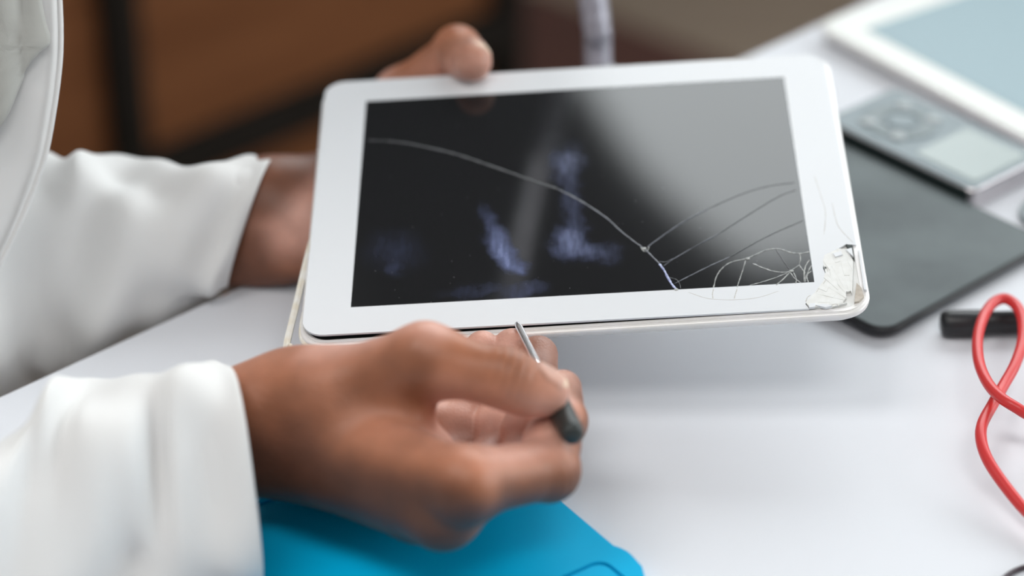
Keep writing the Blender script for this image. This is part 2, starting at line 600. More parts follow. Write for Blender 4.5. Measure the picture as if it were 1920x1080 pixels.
for s in (s_left, s_post, s_end):
    for d in (0.0, CD):
        cab_part('post', s - 0.017, s + 0.017, d - 0.017, d + 0.017, 0, CH, MT['black_frame'])
for d in (0.0, CD):
    for z in (0.19, CH - 0.02):
        cab_part('rail', s_left + 0.017, s_post - 0.017, d - 0.016, d + 0.016, z - 0.021, z + 0.021, MT['black_frame'])
        cab_part('rail', s_post + 0.017, s_end - 0.017, d - 0.016, d + 0.016, z - 0.021, z + 0.021, MT['black_frame'])
for a, b in ((s_left, s_post), (s_post, s_end)):
    cab_part('front_panel', a + 0.018, b - 0.018, 0.002, 0.02, 0.212, CH - 0.042, MT['brown'])
    cab_part('lower_panel', a + 0.018, b - 0.018, 0.012, 0.03, 0.004, 0.168, MT['brown'])
    cab_part('back_panel', a + 0.018, b - 0.018, CD - 0.012, CD, 0.05, CH - 0.042, MT['brown'])
for s in (s_left, s_end):
    cab_part('side_panel', s - 0.008, s + 0.008, 0.018, CD - 0.018, 0.05, CH - 0.042, MT['brown'])
cab_part('cabinet_top', s_left - 0.02, s_end + 0.02, -0.02, CD + 0.02, CH, CH + 0.025, MT['brown'])

ru_a, ru_b = Z(1005, -25, 0.012), Z(1330, 100, 0.012)
ux = (ru_b - ru_a).normalized()
uy = Vector((ux.y, -ux.x, 0))
rl = (ru_b - ru_a).length + 0.20
PATCHM = frame_from(ru_a + ux * (rl / 2 - 0.01) + uy * 0.13, ux)
bm = slab_bm(rl, 0.26, 0.02, 0.012, 0.004)  # flat dark red slab on the floor right of the cabinet
patch = mesh_obj('patch', bm, MT['patch'], world=Matrix.Translation(Vector((0, 0, 0))) @ PATCHM)
tag(patch, 'dark red brown rug lying on the floor beyond the table', 'patch')

# ------------------------------------------------------------------ table
E0, E1 = Z(0, 742), Z(1430, 90)
ex = (E1 - E0).normalized()
ex.z = 0
ey = Vector((-ex.y, ex.x, 0))                                  # towards the person
s0, s1, TD = -0.55, 1.15, 0.78
TABM = Matrix((ex, ey, Vector((0, 0, 1)))).transposed().to_4x4()
TABM.translation = E0 + ex * (s0 + s1) / 2 - ey * TD / 2
tctr = TABM.translation.copy()
table = empty('table', Vector((tctr.x, tctr.y, 0)), 'white laminate work table the broken devices lie on', 'table')
bm = slab_bm(s1 - s0, TD, 0.012, 0.026, 0.0012)
bm.transform(TABM)
mesh_obj('table_top', bm, MT['table'], table)
for sx in (-1, 1):
    for sy in (-1, 1):
        bm = box_bm(0.045, 0.045, 0.714, 0.003, c=(sx * ((s1 - s0) / 2 - 0.06), sy * (TD / 2 - 0.06), -0.026 - 0.357))
        bm.transform(TABM)
        mesh_obj('leg', bm, MT['steel_leg'], table)
for sy in (-1, 1):
    bm = box_bm(s1 - s0 - 0.2, 0.025, 0.05, 0.002, c=(0, sy * (TD / 2 - 0.06), -0.052))
    bm.transform(TABM)
    mesh_obj('apron', bm, MT['steel_leg'], table)


def edge_side(p):                                              # > 0 : beyond the table edge, on the person's side
    return (p - E0).dot(ey)


# ------------------------------------------------------------------ blue repair mat
mc = Z(760, 700, TABLE_Z + 0.004)
mr_ = (Z(1185, 1058, TABLE_Z + 0.004) - mc).normalized()       # along its right edge, towards the camera
ml = Vector((mr_.y, -mr_.x, 0))                                # along its far edge, to the left
ml = ml if ml.x < 0 else -ml
MATM = Matrix((-ml, -mr_, Vector((0, 0, 1)))).transposed().to_4x4()
MATM.translation = mc
work_mat = empty('repair_mat', mc - Vector((0, 0, 0.004)), 'bright blue silicone repair mat under the nearer hand on the white table', 'mat')


def loc(px, py):
    q = MATM.inverted() @ Z(px, py, TABLE_Z + 0.004)
    return q.x, q.y


ML, MW = 0.138, 0.26                                             # 36 cm to the left, 26 cm towards the camera
nx, ny = loc(1158, 1036)                                        # the small step in the right edge
out = [(-ML, 0)] + [(-0.004, 0), (-0.0012, -0.0012), (0, -0.004)] + [(0, ny + 0.002), (0.0012, ny - 0.001), (0.0016, ny - 0.004), (0.0016, -0.2 + 0.012)]
lx, ly = loc(1210, 1080)
out = [(-ML + 0.004, 0), (-0.004, 0), (-0.0012, -0.0012), (0, -0.004), (0, ny + 0.003), (0.0014, ny), (0.0022, ny - 0.003),
       (0.0022, ly + 0.012), (0.0012, ly + 0.004), (-0.002, ly - 0.002), (-0.007, ly - 0.006), (-0.007, -MW), (-ML, -MW), (-ML, -0.004)]
bev = 0.0008
bm = bmesh.new()
f = bm.faces.new([bm.verts.new((x, y, -0.004)) for x, y in out])
if f.normal.z < 0:
    f.normal_flip()
r = bmesh.ops.extrude_face_region(bm, geom=[f])
for v in [g for g in r['geom'] if isinstance(g, bmesh.types.BMVert)]:
    v.co.z = 0
bmesh.ops.recalc_face_normals(bm, faces=bm.faces)
top = [e for e in bm.edges if all(v.co.z > -1e-5 for v in e.verts)]
bmesh.ops.bevel(bm, geom=top, offset=bev, segments=2, affect='EDGES')
bm.transform(MATM)
mesh_obj('mat_sheet', bm, MT['blue'], work_mat)
# raised tray rims (the moulded pocket at the right, the long tray along the far side)


def rim(pts, name, r_=0.0012, closed=True):
    pp = [MATM @ Vector((x, y, 0.0002)) for x, y in pts]
    if closed:
        pp = pp + pp[:1]
    return mesh_obj(name, tube_bm(pp, r_, 8), MT['blue'], work_mat, True)


pk = loc(1130, 1052)
PWD, PHT, UPT = 0.09, 0.05, 0.0016
hole = [(p.x + pk[0] - PWD / 2, p.y + pk[1] - PHT / 2) for p in rrect(PWD, PHT, 0.006, 6)]
outer_ = [(x * 1.0, y) for x, y in out]
from mathutils.geometry import tessellate_polygon
lv = [Vector((x, y, 0)) for x, y in outer_], [Vector((x, y, 0)) for x, y in hole]
flat = lv[0] + lv[1]
bm = bmesh.new()
tv_ = [bm.verts.new((p.x, p.y, UPT)) for p in flat]
bv_ = [bm.verts.new((p.x, p.y, 0.0)) for p in flat]
for t_ in tessellate_polygon(lv):
    bm.faces.new([tv_[i] for i in t_])
for st, n_l in ((0, len(lv[0])), (len(lv[0]), len(lv[1]))):
    for i in range(n_l):
        j = (i + 1) % n_l
        bm.faces.new((tv_[st + i], tv_[st + j], bv_[st + j], bv_[st + i]))
bmesh.ops.recalc_face_normals(bm, faces=bm.faces)
up_ = sum(f.normal.z for f in bm.faces)
if up_ < 0:
    bmesh.ops.reverse_faces(bm, faces=bm.faces)
bm.transform(MATM)
mesh_obj('upper_layer', bm, MT['blue'], work_mat)
b2 = slab_bm(PWD - 0.0030, PHT - 0.0030, 0.005, UPT, 0.0005)
b2.transform(MATM @ Matrix.Translation((pk[0] - PWD / 2, pk[1] - PHT / 2, UPT + 0.0002)))
mesh_obj('pocket_pad', b2, MT['blue'], work_mat, False)
b2 = slab_bm(ML - 0.04, 0.036, 0.006, 0.0020, 0.0010)
b2.transform(MATM @ Matrix.Translation((-ML / 2, -0.030, 0.0033)))
mesh_obj('tool_strip', b2, MT['blue'], work_mat, False)

# ------------------------------------------------------------------ held tablet
tablet = empty('cracked_tablet', T(0, 0, -0.0092), 'white cracked tablet with a dead black screen, held up over the table in both hands', 'tablet', rot=TM.to_3x3())
GW, GH = 0.2372, 0.1815
tilt = Matrix.Rotation(math.radians(-0.55), 4, 'Y') @ Matrix.Rotation(math.radians(0.35), 4, 'X')   # glass pried up at its lower left


def tab_part(name, bm, m=None, smooth=False, mats=None, local=None):
    bm.transform(local if local is not None else Matrix.Identity(4))
    o = mesh_obj(name, bm, m, None, smooth, mats)
    o.parent = tablet
    o.matrix_parent_inverse = tablet.matrix_basis.inverted()
    o.matrix_basis = TM.copy()
    return o


SW, SH = 0.2412, 0.1857
shell_off = Matrix.Translation((0.0003, -0.0012, -0.0021)) @ Matrix.Rotation(math.radians(-0.60), 4, 'Y') @ Matrix.Rotation(math.radians(0.15), 4, 'X')
# the shell drops away from the glass at the lower left, where the tool pries
rings = [rrect(SW - 0.0060, SH - 0.0060, 0.0095, 10, -0.0045), rrect(SW - 0.0050, SH - 0.0050, 0.010, 10, -0.0006),
         rrect(SW - 0.0042, SH - 0.0042, 0.0104, 10, 0.0), rrect(SW - 0.0006, SH - 0.0006, 0.0122, 10, -0.0004),
         rrect(SW, SH, 0.0125, 10, -0.0014), rrect(SW - 0.0006, SH - 0.0006, 0.0122, 10, -0.0030),
         rrect(SW - 0.005, SH - 0.005, 0.0115, 10, -0.0055), rrect(SW - 0.016, SH - 0.016, 0.010, 10, -0.0074),
         rrect(SW - 0.040, SH - 0.040, 0.008, 10, -0.0080)]
bm = loft_bm(rings, mat_of=lambda i: 1 if i == 0 else 0)
tab_part('back_shell', bm, smooth=True, mats=[MT['shell'], MT['shell_dark']], local=shell_off)
# thin moulded gasket frame between shell and glass
bm = bmesh.new()
a, b = rrect(SW - 0.0036, SH - 0.0036, 0.0108, 10), rrect(SW - 0.0072, SH - 0.0072, 0.009, 10)
rg = []
for ringp, z in ((a, -0.0001), (a, 0.00025), (b, 0.00025), (b, -0.0001)):
    rg.append([Vector((p.x, p.y, z)) for p in ringp])
bm = loft_bm(rg + [rg[0]], cap0=False, cap1=False)
bmesh.ops.remove_doubles(bm, verts=bm.verts, dist=1e-6)
tab_part('gasket_frame', bm, MT['shell'], local=shell_off)

# glass: white bezel in one piece with the crushed corner broken away, black display
SWI, SHI = 0.197, 0.148
cut = [UV(*q) for q in ((1607, 459), (1586, 458), (1568, 468), (1548, 477), (1543, 502), (1547, 512), (1544, 526), (1536, 537), (1530, 546), (1519, 557), (1510, 570), (1517, 579))]
cut[0] = (GW / 2, cut[0][1])
cut[-1] = (cut[-1][0], -GH / 2)
inner = [(-SWI / 2, SHI / 2), (SWI / 2, SHI / 2), (SWI / 2, -SHI / 2), (-SWI / 2, -SHI / 2)]
R_ = 0.0095


def arc(cx_, cy_, a0, a1, n=8):
    return [(cx_ + R_ * math.cos(math.radians(a0 + (a1 - a0) * i / n)), cy_ + R_ * math.sin(math.radians(a0 + (a1 - a0) * i / n))) for i in range(n + 1)]


hw, hh = GW / 2, GH / 2
tl, tr, bl = arc(-hw + R_, hh - R_, 90, 180), arc(hw - R_, hh - R_, 0, 90), arc(-hw + R_, -hh + R_, 180, 270)
mid = 6                                                        # the cut vertex nearest the screen corner
polys = [tl[4::-1] + tr[:3:-1] + [inner[1], inner[0]],                      # top strip
         tr[4::-1] + cut[:mid + 1] + [inner[2], inner[1]],                  # right strip
         cut[mid:] + bl[:3:-1] + [inner[3], inner[2]],                      # bottom strip
         bl[4::-1] + tl[:3:-1] + [inner[0], inner[3]]]                      # left strip
bm = bmesh.new()
vd = {}


def vget(x, y, z):
    k = (round(x, 6), round(y, 6), z)
    if k not in vd:
        vd[k] = bm.verts.new((x, y, z))
    return vd[k]


GT = 0.0009
for pl in polys:
    bm.faces.new([vget(x, y, 0.0) for x, y in pl])
    bm.faces.new([vget(x, y, -GT) for x, y in reversed(pl)])
bnd = [e for e in bm.edges if len(e.link_faces) == 1 and all(v.co.z > -1e-6 for v in e.verts)]
for e in bnd:
    p, q = e.verts
    try:
        bm.faces.new((p, q, vget(q.co.x, q.co.y, -GT), vget(p.co.x, p.co.y, -GT)))
    except ValueError:
        pass
bmesh.ops.recalc_face_normals(bm, faces=bm.faces)
tab_part('glass_bezel', bm, MT['white_gloss'])
bm = bmesh.new()
n_ = 1
f = bm.faces.new([bm.verts.new((x, y, -0.00004)) for x, y in reversed(inner)])
f2 = bm.faces.new([bm.verts.new((x, y, -0.0012)) for x, y in inner])
tv, bv = list(f.verts), list(reversed(f2.verts))
for i in range(4):
    bm.faces.new((tv[(i + 1) % 4], tv[i], bv[i], bv[(i + 1) % 4]))
bmesh.ops.recalc_face_normals(bm, faces=bm.faces)
tab_part('display', bm, MT['screen'])

# crushed corner: bare tray below, splinters above
bt = [(hw - 0.0006, cut[0][1] + 0.004), (hw - 0.0006, -hh + 0.009), (hw - 0.003, -hh + 0.003), (hw - 0.009, -hh + 0.0006), (cut[-1][0] - 0.004, -hh + 0.0006), (cut[9][0] - 0.002, cut[9][1]), (cut[4][0] - 0.002, cut[4][1]), (cut[2][0], cut[2][1] + 0.002)]
bm = bmesh.new()
f = bm.faces.new([bm.verts.new((x, y, -0.0016)) for x, y in bt])
if f.normal.z < 0:
    f.normal_flip()
r = bmesh.ops.extrude_face_region(bm, geom=[f])
for v in [g for g in r['geom'] if isinstance(g, bmesh.types.BMVert)]:
    v.co.z = -0.0012
bmesh.ops.recalc_face_normals(bm, faces=bm.faces)
tab_part('bare_corner_tray', bm, MT['shard'])


def prism(pts, z0, z1, tx=0.0, ty=0.0):
    bm = bmesh.new()
    c = Vector((sum(p[0] for p in pts) / len(pts), sum(p[1] for p in pts) / len(pts), 0))
    f = bm.faces.new([bm.verts.new((x, y, z0)) for x, y in pts])
    r = bmesh.ops.extrude_face_region(bm, geom=[f])
    for v in [g for g in r['geom'] if isinstance(g, bmesh.types.BMVert)]:
        v.co.z = z1 + tx * (v.co.x - c.x) + ty * (v.co.y - c.y)
    bmesh.ops.recalc_face_normals(bm, faces=bm.faces)
    return bm


hub = UV(1597, 566)
fan = [UV(*q) for q in ((1600, 490), (1588, 468), (1569, 466), (1557, 471), (1547, 477), (1543, 489), (1545, 501), (1548, 511), (1545, 521), (1541, 531), (1534, 541), (1526, 550), (1518, 559), (1512, 568), (1518, 576), (1537, 575), (1556, 576))]
rads = (0.20, 0.50, 0.76, 1.0)
for i in range(len(fan) - 1):
    for k in range(3):
        g0, g1 = rads[k] + 0.012 * math.sin(i * 2.1 + k), rads[k + 1] + (0.012 * math.sin(i * 2.1 + k + 1) if k < 2 else 0.006)
        h0, h1 = rads[k] + 0.012 * math.sin((i + 1) * 2.1 + k), rads[k + 1] + (0.012 * math.sin((i + 1) * 2.1 + k + 1) if k < 2 else 0.006)
        L = lambda s, q: (hub[0] + (q[0] - hub[0]) * s, hub[1] + (q[1] - hub[1]) * s)
        pl = [L(g0, fan[i]), L(g1, fan[i]), L(h1, fan[i + 1]), L(h0, fan[i + 1])]
        c = (sum(p[0] for p in pl) / 4, sum(p[1] for p in pl) / 4)
        sh = 0.995
        pl = [(c[0] + (p[0] - c[0]) * sh, c[1] + (p[1] - c[1]) * sh) for p in pl]
        zt = random.uniform(-0.00004, 0.00012)
        tab_part('glass_shard', prism(pl, -0.0011, zt, random.uniform(-0.012, 0.012), random.uniform(-0.012, 0.012)), MT['shard'])
for pl in (((1586, 469), (1597, 466), (1600, 483)), ((1562, 476), (1577, 472), (1580, 479), (1566, 483)), ((1516, 571), (1528, 570), (1528, 577), (1517, 578)), ((1529, 573), (1545, 571), (1560, 575), (1548, 578))):
    pl = [UV(*q) for q in pl]
    tab_part('glass_shard', prism(pl, -0.0006, 0.0005, 0.03, -0.02), MT['white_gloss'])
for q in (((1586, 458), (1598, 459.5), (1602, 487)), ((1543.5, 502), (1548, 500), (1550, 503), (1545, 505.5))):
    pl = [UV(*p) for p in q]
    bm = prism(pl, -0.0012, 0.00012)
    tab_part('dark_gap', bm, MT['dark_hole'])
# beige plastic showing along the right rim of the corner, and a loose rim splinter
pl = [UV(*q) for q in ((1606, 531), (1615, 540), (1620, 556), (1611, 565), (1602, 567))]
tab_part('bare_frame_piece', prism(pl, -0.0035, 0.00025), MT['beige'])
pl = [UV(*q) for q in ((1609, 470), (1613, 470), (1624, 541), (1625, 546), (1620, 545))]
tab_part('loose_rim_splinter', prism(pl, -0.0005, 0.0008), MT['white_gloss'])


# cracks: thin ridges along the glass
def crack(pts, wpx, m, h=0.00006, jig=0.4):
    uv = [UV(*q) for q in pts]
    n = max(6, int(len(uv) * 6))
    c = spline(uv, n)
    c[1:-1] += rng.normal(0, jig * 1e-4, c[1:-1].shape)
    bm = bmesh.new()
    prev = None
    for i in range(n):
        t = c[min(i + 1, n - 1)] - c[max(i - 1, 0)]
        t /= np.linalg.norm(t) + 1e-9
        nn = np.array([-t[1], t[0]])
        wd = wpx / 4400 / 2 * (0.55 + 0.6 * rng.random()) * (1 if 0 < i < n - 1 else 0.3)
        row = [bm.verts.new((*(c[i] + nn * wd), 0.00001)), bm.verts.new((*c[i], h)), bm.verts.new((*(c[i] - nn * wd), 0.00001))]
        if prev:
            bm.faces.new((prev[0], prev[1], row[1], row[0]))
            bm.faces.new((prev[1], prev[2], row[2], row[1]))
        prev = row
    bmesh.ops.recalc_face_normals(bm, faces=bm.faces)
    return tab_part('crack', bm, m)


C1, C2, C3, C4 = MT['crack'], MT['crack_bright'], MT['crack_fine'], MT['crack_white']
C0 = mat('faint_crack', (0.036, 0.036, 0.040), 0.3, noise=(150, (0.022, 0.022, 0.025)))
for pts, wd, m in (
        (((687, 263), (730, 265), (775, 271), (850, 288), (905, 306), (960, 325), (1010, 343), (1045, 354)), 7, C0),
        (((1045, 354), (1080, 372), (1110, 390), (1140, 411), (1160, 430), (1185, 450), (1208, 466)), 3.6, C1),
        (((1208, 466), (1222, 480), (1238, 496)), 3.4, C1),
        (((1236, 494), (1246, 508), (1252, 520), (1260, 533), (1270, 545)), 4.6, C2),
        (((1212, 464), (1250, 437), (1290, 411), (1330, 390)), 3, C1),
        (((1330, 390), (1390, 364), (1440, 349), (1490, 342)), 2.6, C0),
        (((1244, 499), (1262, 486), (1300, 464), (1350, 437)), 2.6, C1),
        (((1350, 437), (1390, 411), (1430, 386), (1465, 366), (1493, 356)), 2.2, C0),
        (((1236, 490), (1248, 491), (1264, 484)), 2.0, C1),
        (((1264, 532), (1290, 519), (1330, 499), (1370, 481)), 2.6, C1),
        (((1370, 481), (1420, 453), (1460, 433), (1507, 413)), 2.2, C0),
        (((1338, 540), (1342, 522), (1352, 505), (1370, 492), (1400, 485)), 2.6, C3),
        (((1400, 485), (1418, 477), (1440, 468), (1462, 467), (1480, 473), (1500, 475), (1518, 472)), 2.6, C3),
        (((1398, 488), (1392, 508), (1386, 526), (1382, 539)), 2.2, C3),
        (((1411, 494), (1430, 502), (1452, 509), (1476, 510), (1490, 503), (1500, 496)), 2.8, C3),
        (((1482, 509), (1470, 522), (1455, 535)), 2.8, C3),
        (((1478, 511), (1450, 522), (1424, 530), (1405, 535)), 2.0, C3),
        (((1482, 511), (1490, 522), (1503, 531)), 2.2, C3),
        (((1488, 511), (1493, 523), (1492, 532)), 2.0, C3),
        (((1499, 474), (1501, 486), (1499, 496), (1506, 508)), 2.4, C3),
        (((1518, 487), (1510, 500), (1508, 514), (1508, 530)), 3.0, C3),
        (((1522, 497), (1516, 508), (1513, 520), (1516, 530)), 3.0, C3),
        (((1522, 508), (1512, 516), (1510, 529)), 2.4, C3),
        (((1455, 468), (1463, 480), (1472, 494), (1480, 505)), 1.6, C0),
        (((1254, 520), (1268, 524), (1274, 532), (1276, 541)), 1.8, C0),
        (((1201, 463), (1206, 470), (1213, 471), (1217, 462)), 2.0, C3),
        (((1382, 541), (1379, 552), (1377, 560)), 2.0, C4),
        (((1338, 542), (1336, 550), (1337, 560)), 2.0, C4),
        (((1290, 548), (1330, 560), (1380, 562), (1420, 558), (1460, 546)), 1.4, C4),
        (((1527, 330), (1540, 370), (1548, 400), (1545, 440)), 1.3, C4),
        (((1560, 380), (1570, 420), (1585, 440), (1600, 455)), 1.4, C4),
        (((1530, 548), (1545, 530), (1552, 512), (1549, 492)), 1.6, C4),
        (((1511, 566), (1514, 558), (1520, 553)), 2.2, C4),
        (((1538, 575), (1548, 571), (1556, 574), (1566, 570), (1574, 574)), 2.2, C4)):
    crack(pts, wd, m)
for px, py in ((1208, 466), (1268, 543), (1402, 485), (1484, 508)):
    u, v = UV(px, py)
    bm = bmesh.new()
    bmesh.ops.create_icosphere(bm, subdivisions=1, radius=1)
    for q in bm.verts:
        q.co = Vector((q.co.x * 0.0011 + u, q.co.y * 0.0009 + v, q.co.z * 0.0002 + 0.00005))
    tab_part('chip', bm, C3)

# clear-cream adhesive strip hanging off the left side, hooked at its end
pa = [T(*UV(600, 372), -0.004), T(*UV(590, 410), -0.004), T(*UV(570, 482), -0.005), T(*UV(552, 552), -0.006), T(*UV(540, 600), -0.006), T(*UV(534, 628), -0.006), T(*UV(536, 640), -0.0058), T(*UV(541, 638), -0.005), T(*UV(541, 632), -0.0045)]
c = spline(pa, 40)
bm = bmesh.new()
rings = []
for i, p in enumerate(c):
    t = Vector(c[min(i + 1, 39)] - c[max(i - 1, 0)]).normalized()
    sd = t.cross(TN).normalized()
    hw_ = 0.0014 if i > 8 else 0.0004 + 0.001 * i / 8
    if i > 32:
        hw_ = 0.0010
    p = Vector(p)
    rings.append([p + sd * hw_ + TN * 0.0005, p - sd * hw_ * 0.1 + TN * 0.0012, p - sd * hw_ + TN * 0.0004, p - sd * hw_ - TN * 0.0008, p + sd * hw_ - TN * 0.0008])
bm = loft_bm(rings)
bmesh.ops.recalc_face_normals(bm, faces=bm.faces)
o = mesh_obj('adhesive_strip', bm, MT['cream'], tablet, False)
o['label'] = 'cream adhesive strip peeling off the left edge'
# clear bumper remnant round the lower left corner
pts = [T(-0.1195, -0.070, -0.0052), T(-0.1200, -0.082, -0.0056), T(-0.1180, -0.0895, -0.0060), T(-0.112, -0.0932, -0.0060), T(-0.098, -0.0945, -0.0058)]
mesh_obj('corner_bumper', tube_bm(spline(pts, 24), 0.0011, 8), MT['cream'], tablet, True)

# ------------------------------------------------------------------ pry tool
tip, tend = P(969, 606, 1.0065), P(1076, 818, 0.914)
td = (tend - tip).normalized()
tl_ = (tend - tip).length
tool = empty('pry_tool', tip, 'thin steel pry tool with dark grip pushed under the cracked tablet glass', 'tool')
TOOLM = frame_from(tip, td, TN)
RZ = TOOLM @ Matrix.Rotation(math.radians(90), 4, 'Y')          # lathe axis along the tool
hs = tl_ * 0.41                                                # the grip starts here
bm = lathe_bm([(0.0006, 0), (0.0012, 0.001), (0.00155, 0.005), (0.00165, hs - 0.004), (0.00165, hs + 0.004)], 16)
bm.transform(RZ)
mesh_obj('steel_shaft', bm, MT['chrome'], tool, True)
bm = lathe_bm([(0.0017, hs - 0.0005), (0.0023, hs), (0.0030, hs + 0.002), (0.0044, hs + 0.006), (0.0047, hs + 0.012), (0.0047, tl_ - 0.004), (0.0042, tl_ - 0.0012), (0.003, tl_), (0.0006, tl_ + 0.0003)], 24)
bm.transform(RZ)
mesh_obj('grip', bm, MT['tool_grip'], tool, True)


# ------------------------------------------------------------------ devices lying on the table
def lying(px4, top, name, label, cat, clear=None):
    pts = [Z(*q, TABLE_Z + top) for q in px4]
    ctr, x, y, L, W_ = rect_fit(*pts)
    if clear:                                                   # slide it clear of its neighbour's edge
        p_, n_2, w_ = clear
        lo_ = min((ctr + x * sx * L / 2 + y * sy * W_ / 2 - p_).dot(n_2) for sx in (-1, 1) for sy in (-1, 1))
        ctr = ctr + n_2 * max(0.0, w_ + 0.0014 - lo_)
    m = Matrix((x, y, Vector((0, 0, 1)))).transposed().to_4x4()
    m.translation = Vector((ctr.x, ctr.y, TABLE_Z + top))
    e = empty(name, Vector((ctr.x, ctr.y, TABLE_Z)), label, cat, rot=m.to_3x3())
    return e, m, L, W_


def put(name, bm, m, parent, mw, dz=0.0, x=0.0, y=0.0, smooth=False, mats=None):
    bm.transform(mw @ Matrix.Translation((x, y, dz)))
    return mesh_obj(name, bm, m, parent, smooth, mats)


# white tablet, upper right: one corner measured, its size known
TH_ = 0.0092
C0w = Z(1524, 44, TABLE_Z + TH_)
lx_ = (Z(1930, 262, TABLE_Z + TH_) - C0w).normalized()
sy_ = Vector((-lx_.y, lx_.x, 0))
m = Matrix((lx_, sy_, Vector((0, 0, 1)))).transposed().to_4x4()
m.translation = C0w + lx_ * 0.1206 + sy_ * 0.0928
wt = empty('white_tablet', Vector((m.translation.x, m.translation.y, TABLE_Z)), 'unbroken white tablet lying flat on the table behind the small media player', 'tablet', rot=m.to_3x3())
rings = [rrect(0.2412 - 0.05, 0.1857 - 0.05, 0.01, 8, -TH_), rrect(0.2412 - 0.012, 0.1857 - 0.012, 0.011, 8, -0.0080), rrect(0.2412 - 0.003, 0.1857 - 0.003, 0.012, 8, -0.0055),
         rrect(0.2412, 0.1857, 0.0125, 8, -0.0025), rrect(0.2412, 0.1857, 0.0125, 8, -0.0010), rrect(0.2412 - 0.002, 0.1857 - 0.002, 0.0115, 8, -0.0005)]
put('back_shell', loft_bm(rings), MT['shell'], wt, m, smooth=True)
put('glass_bezel', slab_bm(0.2385, 0.183, 0.011, 0.0008, 0.0003), MT['white_gloss_old'], wt, m, dz=0.0)
put('display', slab_bm(0.197, 0.148, 0.0004, 0.0004, 0.0001, 2), MT['screen_glare'], wt, m, dz=0.0002)

# dark e-reader, lower right
TH_ = 0.0068
N0 = Z(1657, 627, TABLE_Z + TH_)
bx = (Z(1925, 478, TABLE_Z + TH_) - N0).normalized()
ay = Vector((-bx.y, bx.x, 0))
m = Matrix((bx, ay, Vector((0, 0, 1)))).transposed().to_4x4()
DTW = 0.1225
m.translation = N0 + bx * DTW / 2 + ay * 0.095
dt = empty('dark_tablet', Vector((m.translation.x, m.translation.y, TABLE_Z)), 'slate grey tablet with thin black rim lying half behind the held tablet', 'tablet', rot=m.to_3x3())
rings = [rrect(DTW - .015, 0.175, 0.008, 8, -TH_), rrect(DTW - .005, 0.185, 0.010, 8, -0.0058), rrect(DTW - .0005, 0.1895, 0.011, 8, -0.0035), rrect(DTW, 0.190, 0.011, 8, -0.0012), rrect(DTW - .0015, 0.1885, 0.0105, 8, -0.0002)]
put('back_shell', loft_bm(rings), MT['black_plastic'], dt, m, smooth=True)
put('display', slab_bm(DTW - .0035, 0.1865, 0.0095, 0.0006, 0.0003), MT['reflecting'], dt, m, dz=0.0002)

# small media player between the two
TH_ = 0.0125
mp, m, L, W_ = lying(((1539, 229), (1809, 363), (1951, 297), (1664, 168)), TH_, 'media_player', 'small blue grey media player with round button pad, between the dark and white tablets', 'media player', clear=(N0, bx, DTW))
put('body', slab_bm(L, W_, 0.005, TH_, 0.0012), None, mp, m, mats=[MT['player_metal']])
put('face_plate', slab_bm(L - 0.001, W_ - 0.001, 0.0045, 0.0008, 0.0003), MT['player'], mp, m, dz=0.0004)
put('side_reflection', slab_bm(L - 0.005, 0.0012, 0.0004, 0.0108, 0.0003, 3), MT['player_reflection'], mp, m, dz=-0.0008, y=-W_ / 2 - 0.0002)  # dark strip painted as the dark tablet's reflection in the metal side
wx = -L * 0.215
bm = lathe_bm([(W_ * 0.17, 0), (W_ * 0.17, 0.0005), (W_ * 0.185, 0.0008), (W_ * 0.34, 0.0008), (W_ * 0.355, 0.0005), (W_ * 0.355, 0)], 40)
put('button_wheel', bm, MT['player_wheel'], mp, m, dz=0.0003, x=wx)
put('centre_button', lathe_bm([(W_ * 0.15, 0), (W_ * 0.15, 0.0008), (W_ * 0.13, 0.0011), (0.0003, 0.0012)], 32), MT['player'], mp, m, dz=0.0003, x=wx)
for k in range(4):
    a = math.radians(45 + 90 * k)
    put('button', lathe_bm([(W_ * 0.075, 0), (W_ * 0.075, 0.0009), (W_ * 0.055, 0.0013), (0.0003, 0.0014)], 20), MT['player_button'], mp, m, dz=0.0005, x=wx + math.cos(a) * L * 0.145, y=math.sin(a) * W_ * 0.36)
put('display', slab_bm(L * 0.40, W_ * 0.74, 0.002, 0.0005, 0.0002, 4), MT['player_screen'], mp, m, dz=0.0008, x=L * 0.255)

# black marker pen with a thicker cap
za = TABLE_Z + 0.0062
p0, p1 = Z(1764, 607, za), Z(1925, 604, za)
pd = (p1 - p0).normalized()
pen = empty('pen', Vector((p0.x, p0.y, TABLE_Z)), 'thick black capped pen lying behind the red cable loop', 'pen')
PM = frame_from(p0, pd) @ Matrix.Rotation(math.radians(90), 4, 'Y')
bm = lathe_bm([(0.0035, 0), (0.0052, 0.0006), (0.0061, 0.003), (0.0062, 0.006), (0.0062, 0.0178), (0.0058, 0.0186), (0.0052, 0.0188)], 28)
bm.transform(PM)
mesh_obj('cap', bm, MT['black_plastic'], pen, True)
bm = lathe_bm([(0.0045, 0.017), (0.0053, 0.0175), (0.0054, 0.12), (0.0046, 0.128), (0.003, 0.131), (0.0006, 0.1315)], 28)
bm.transform(PM)
mesh_obj('barrel', bm, MT['black_plastic'], pen, True)

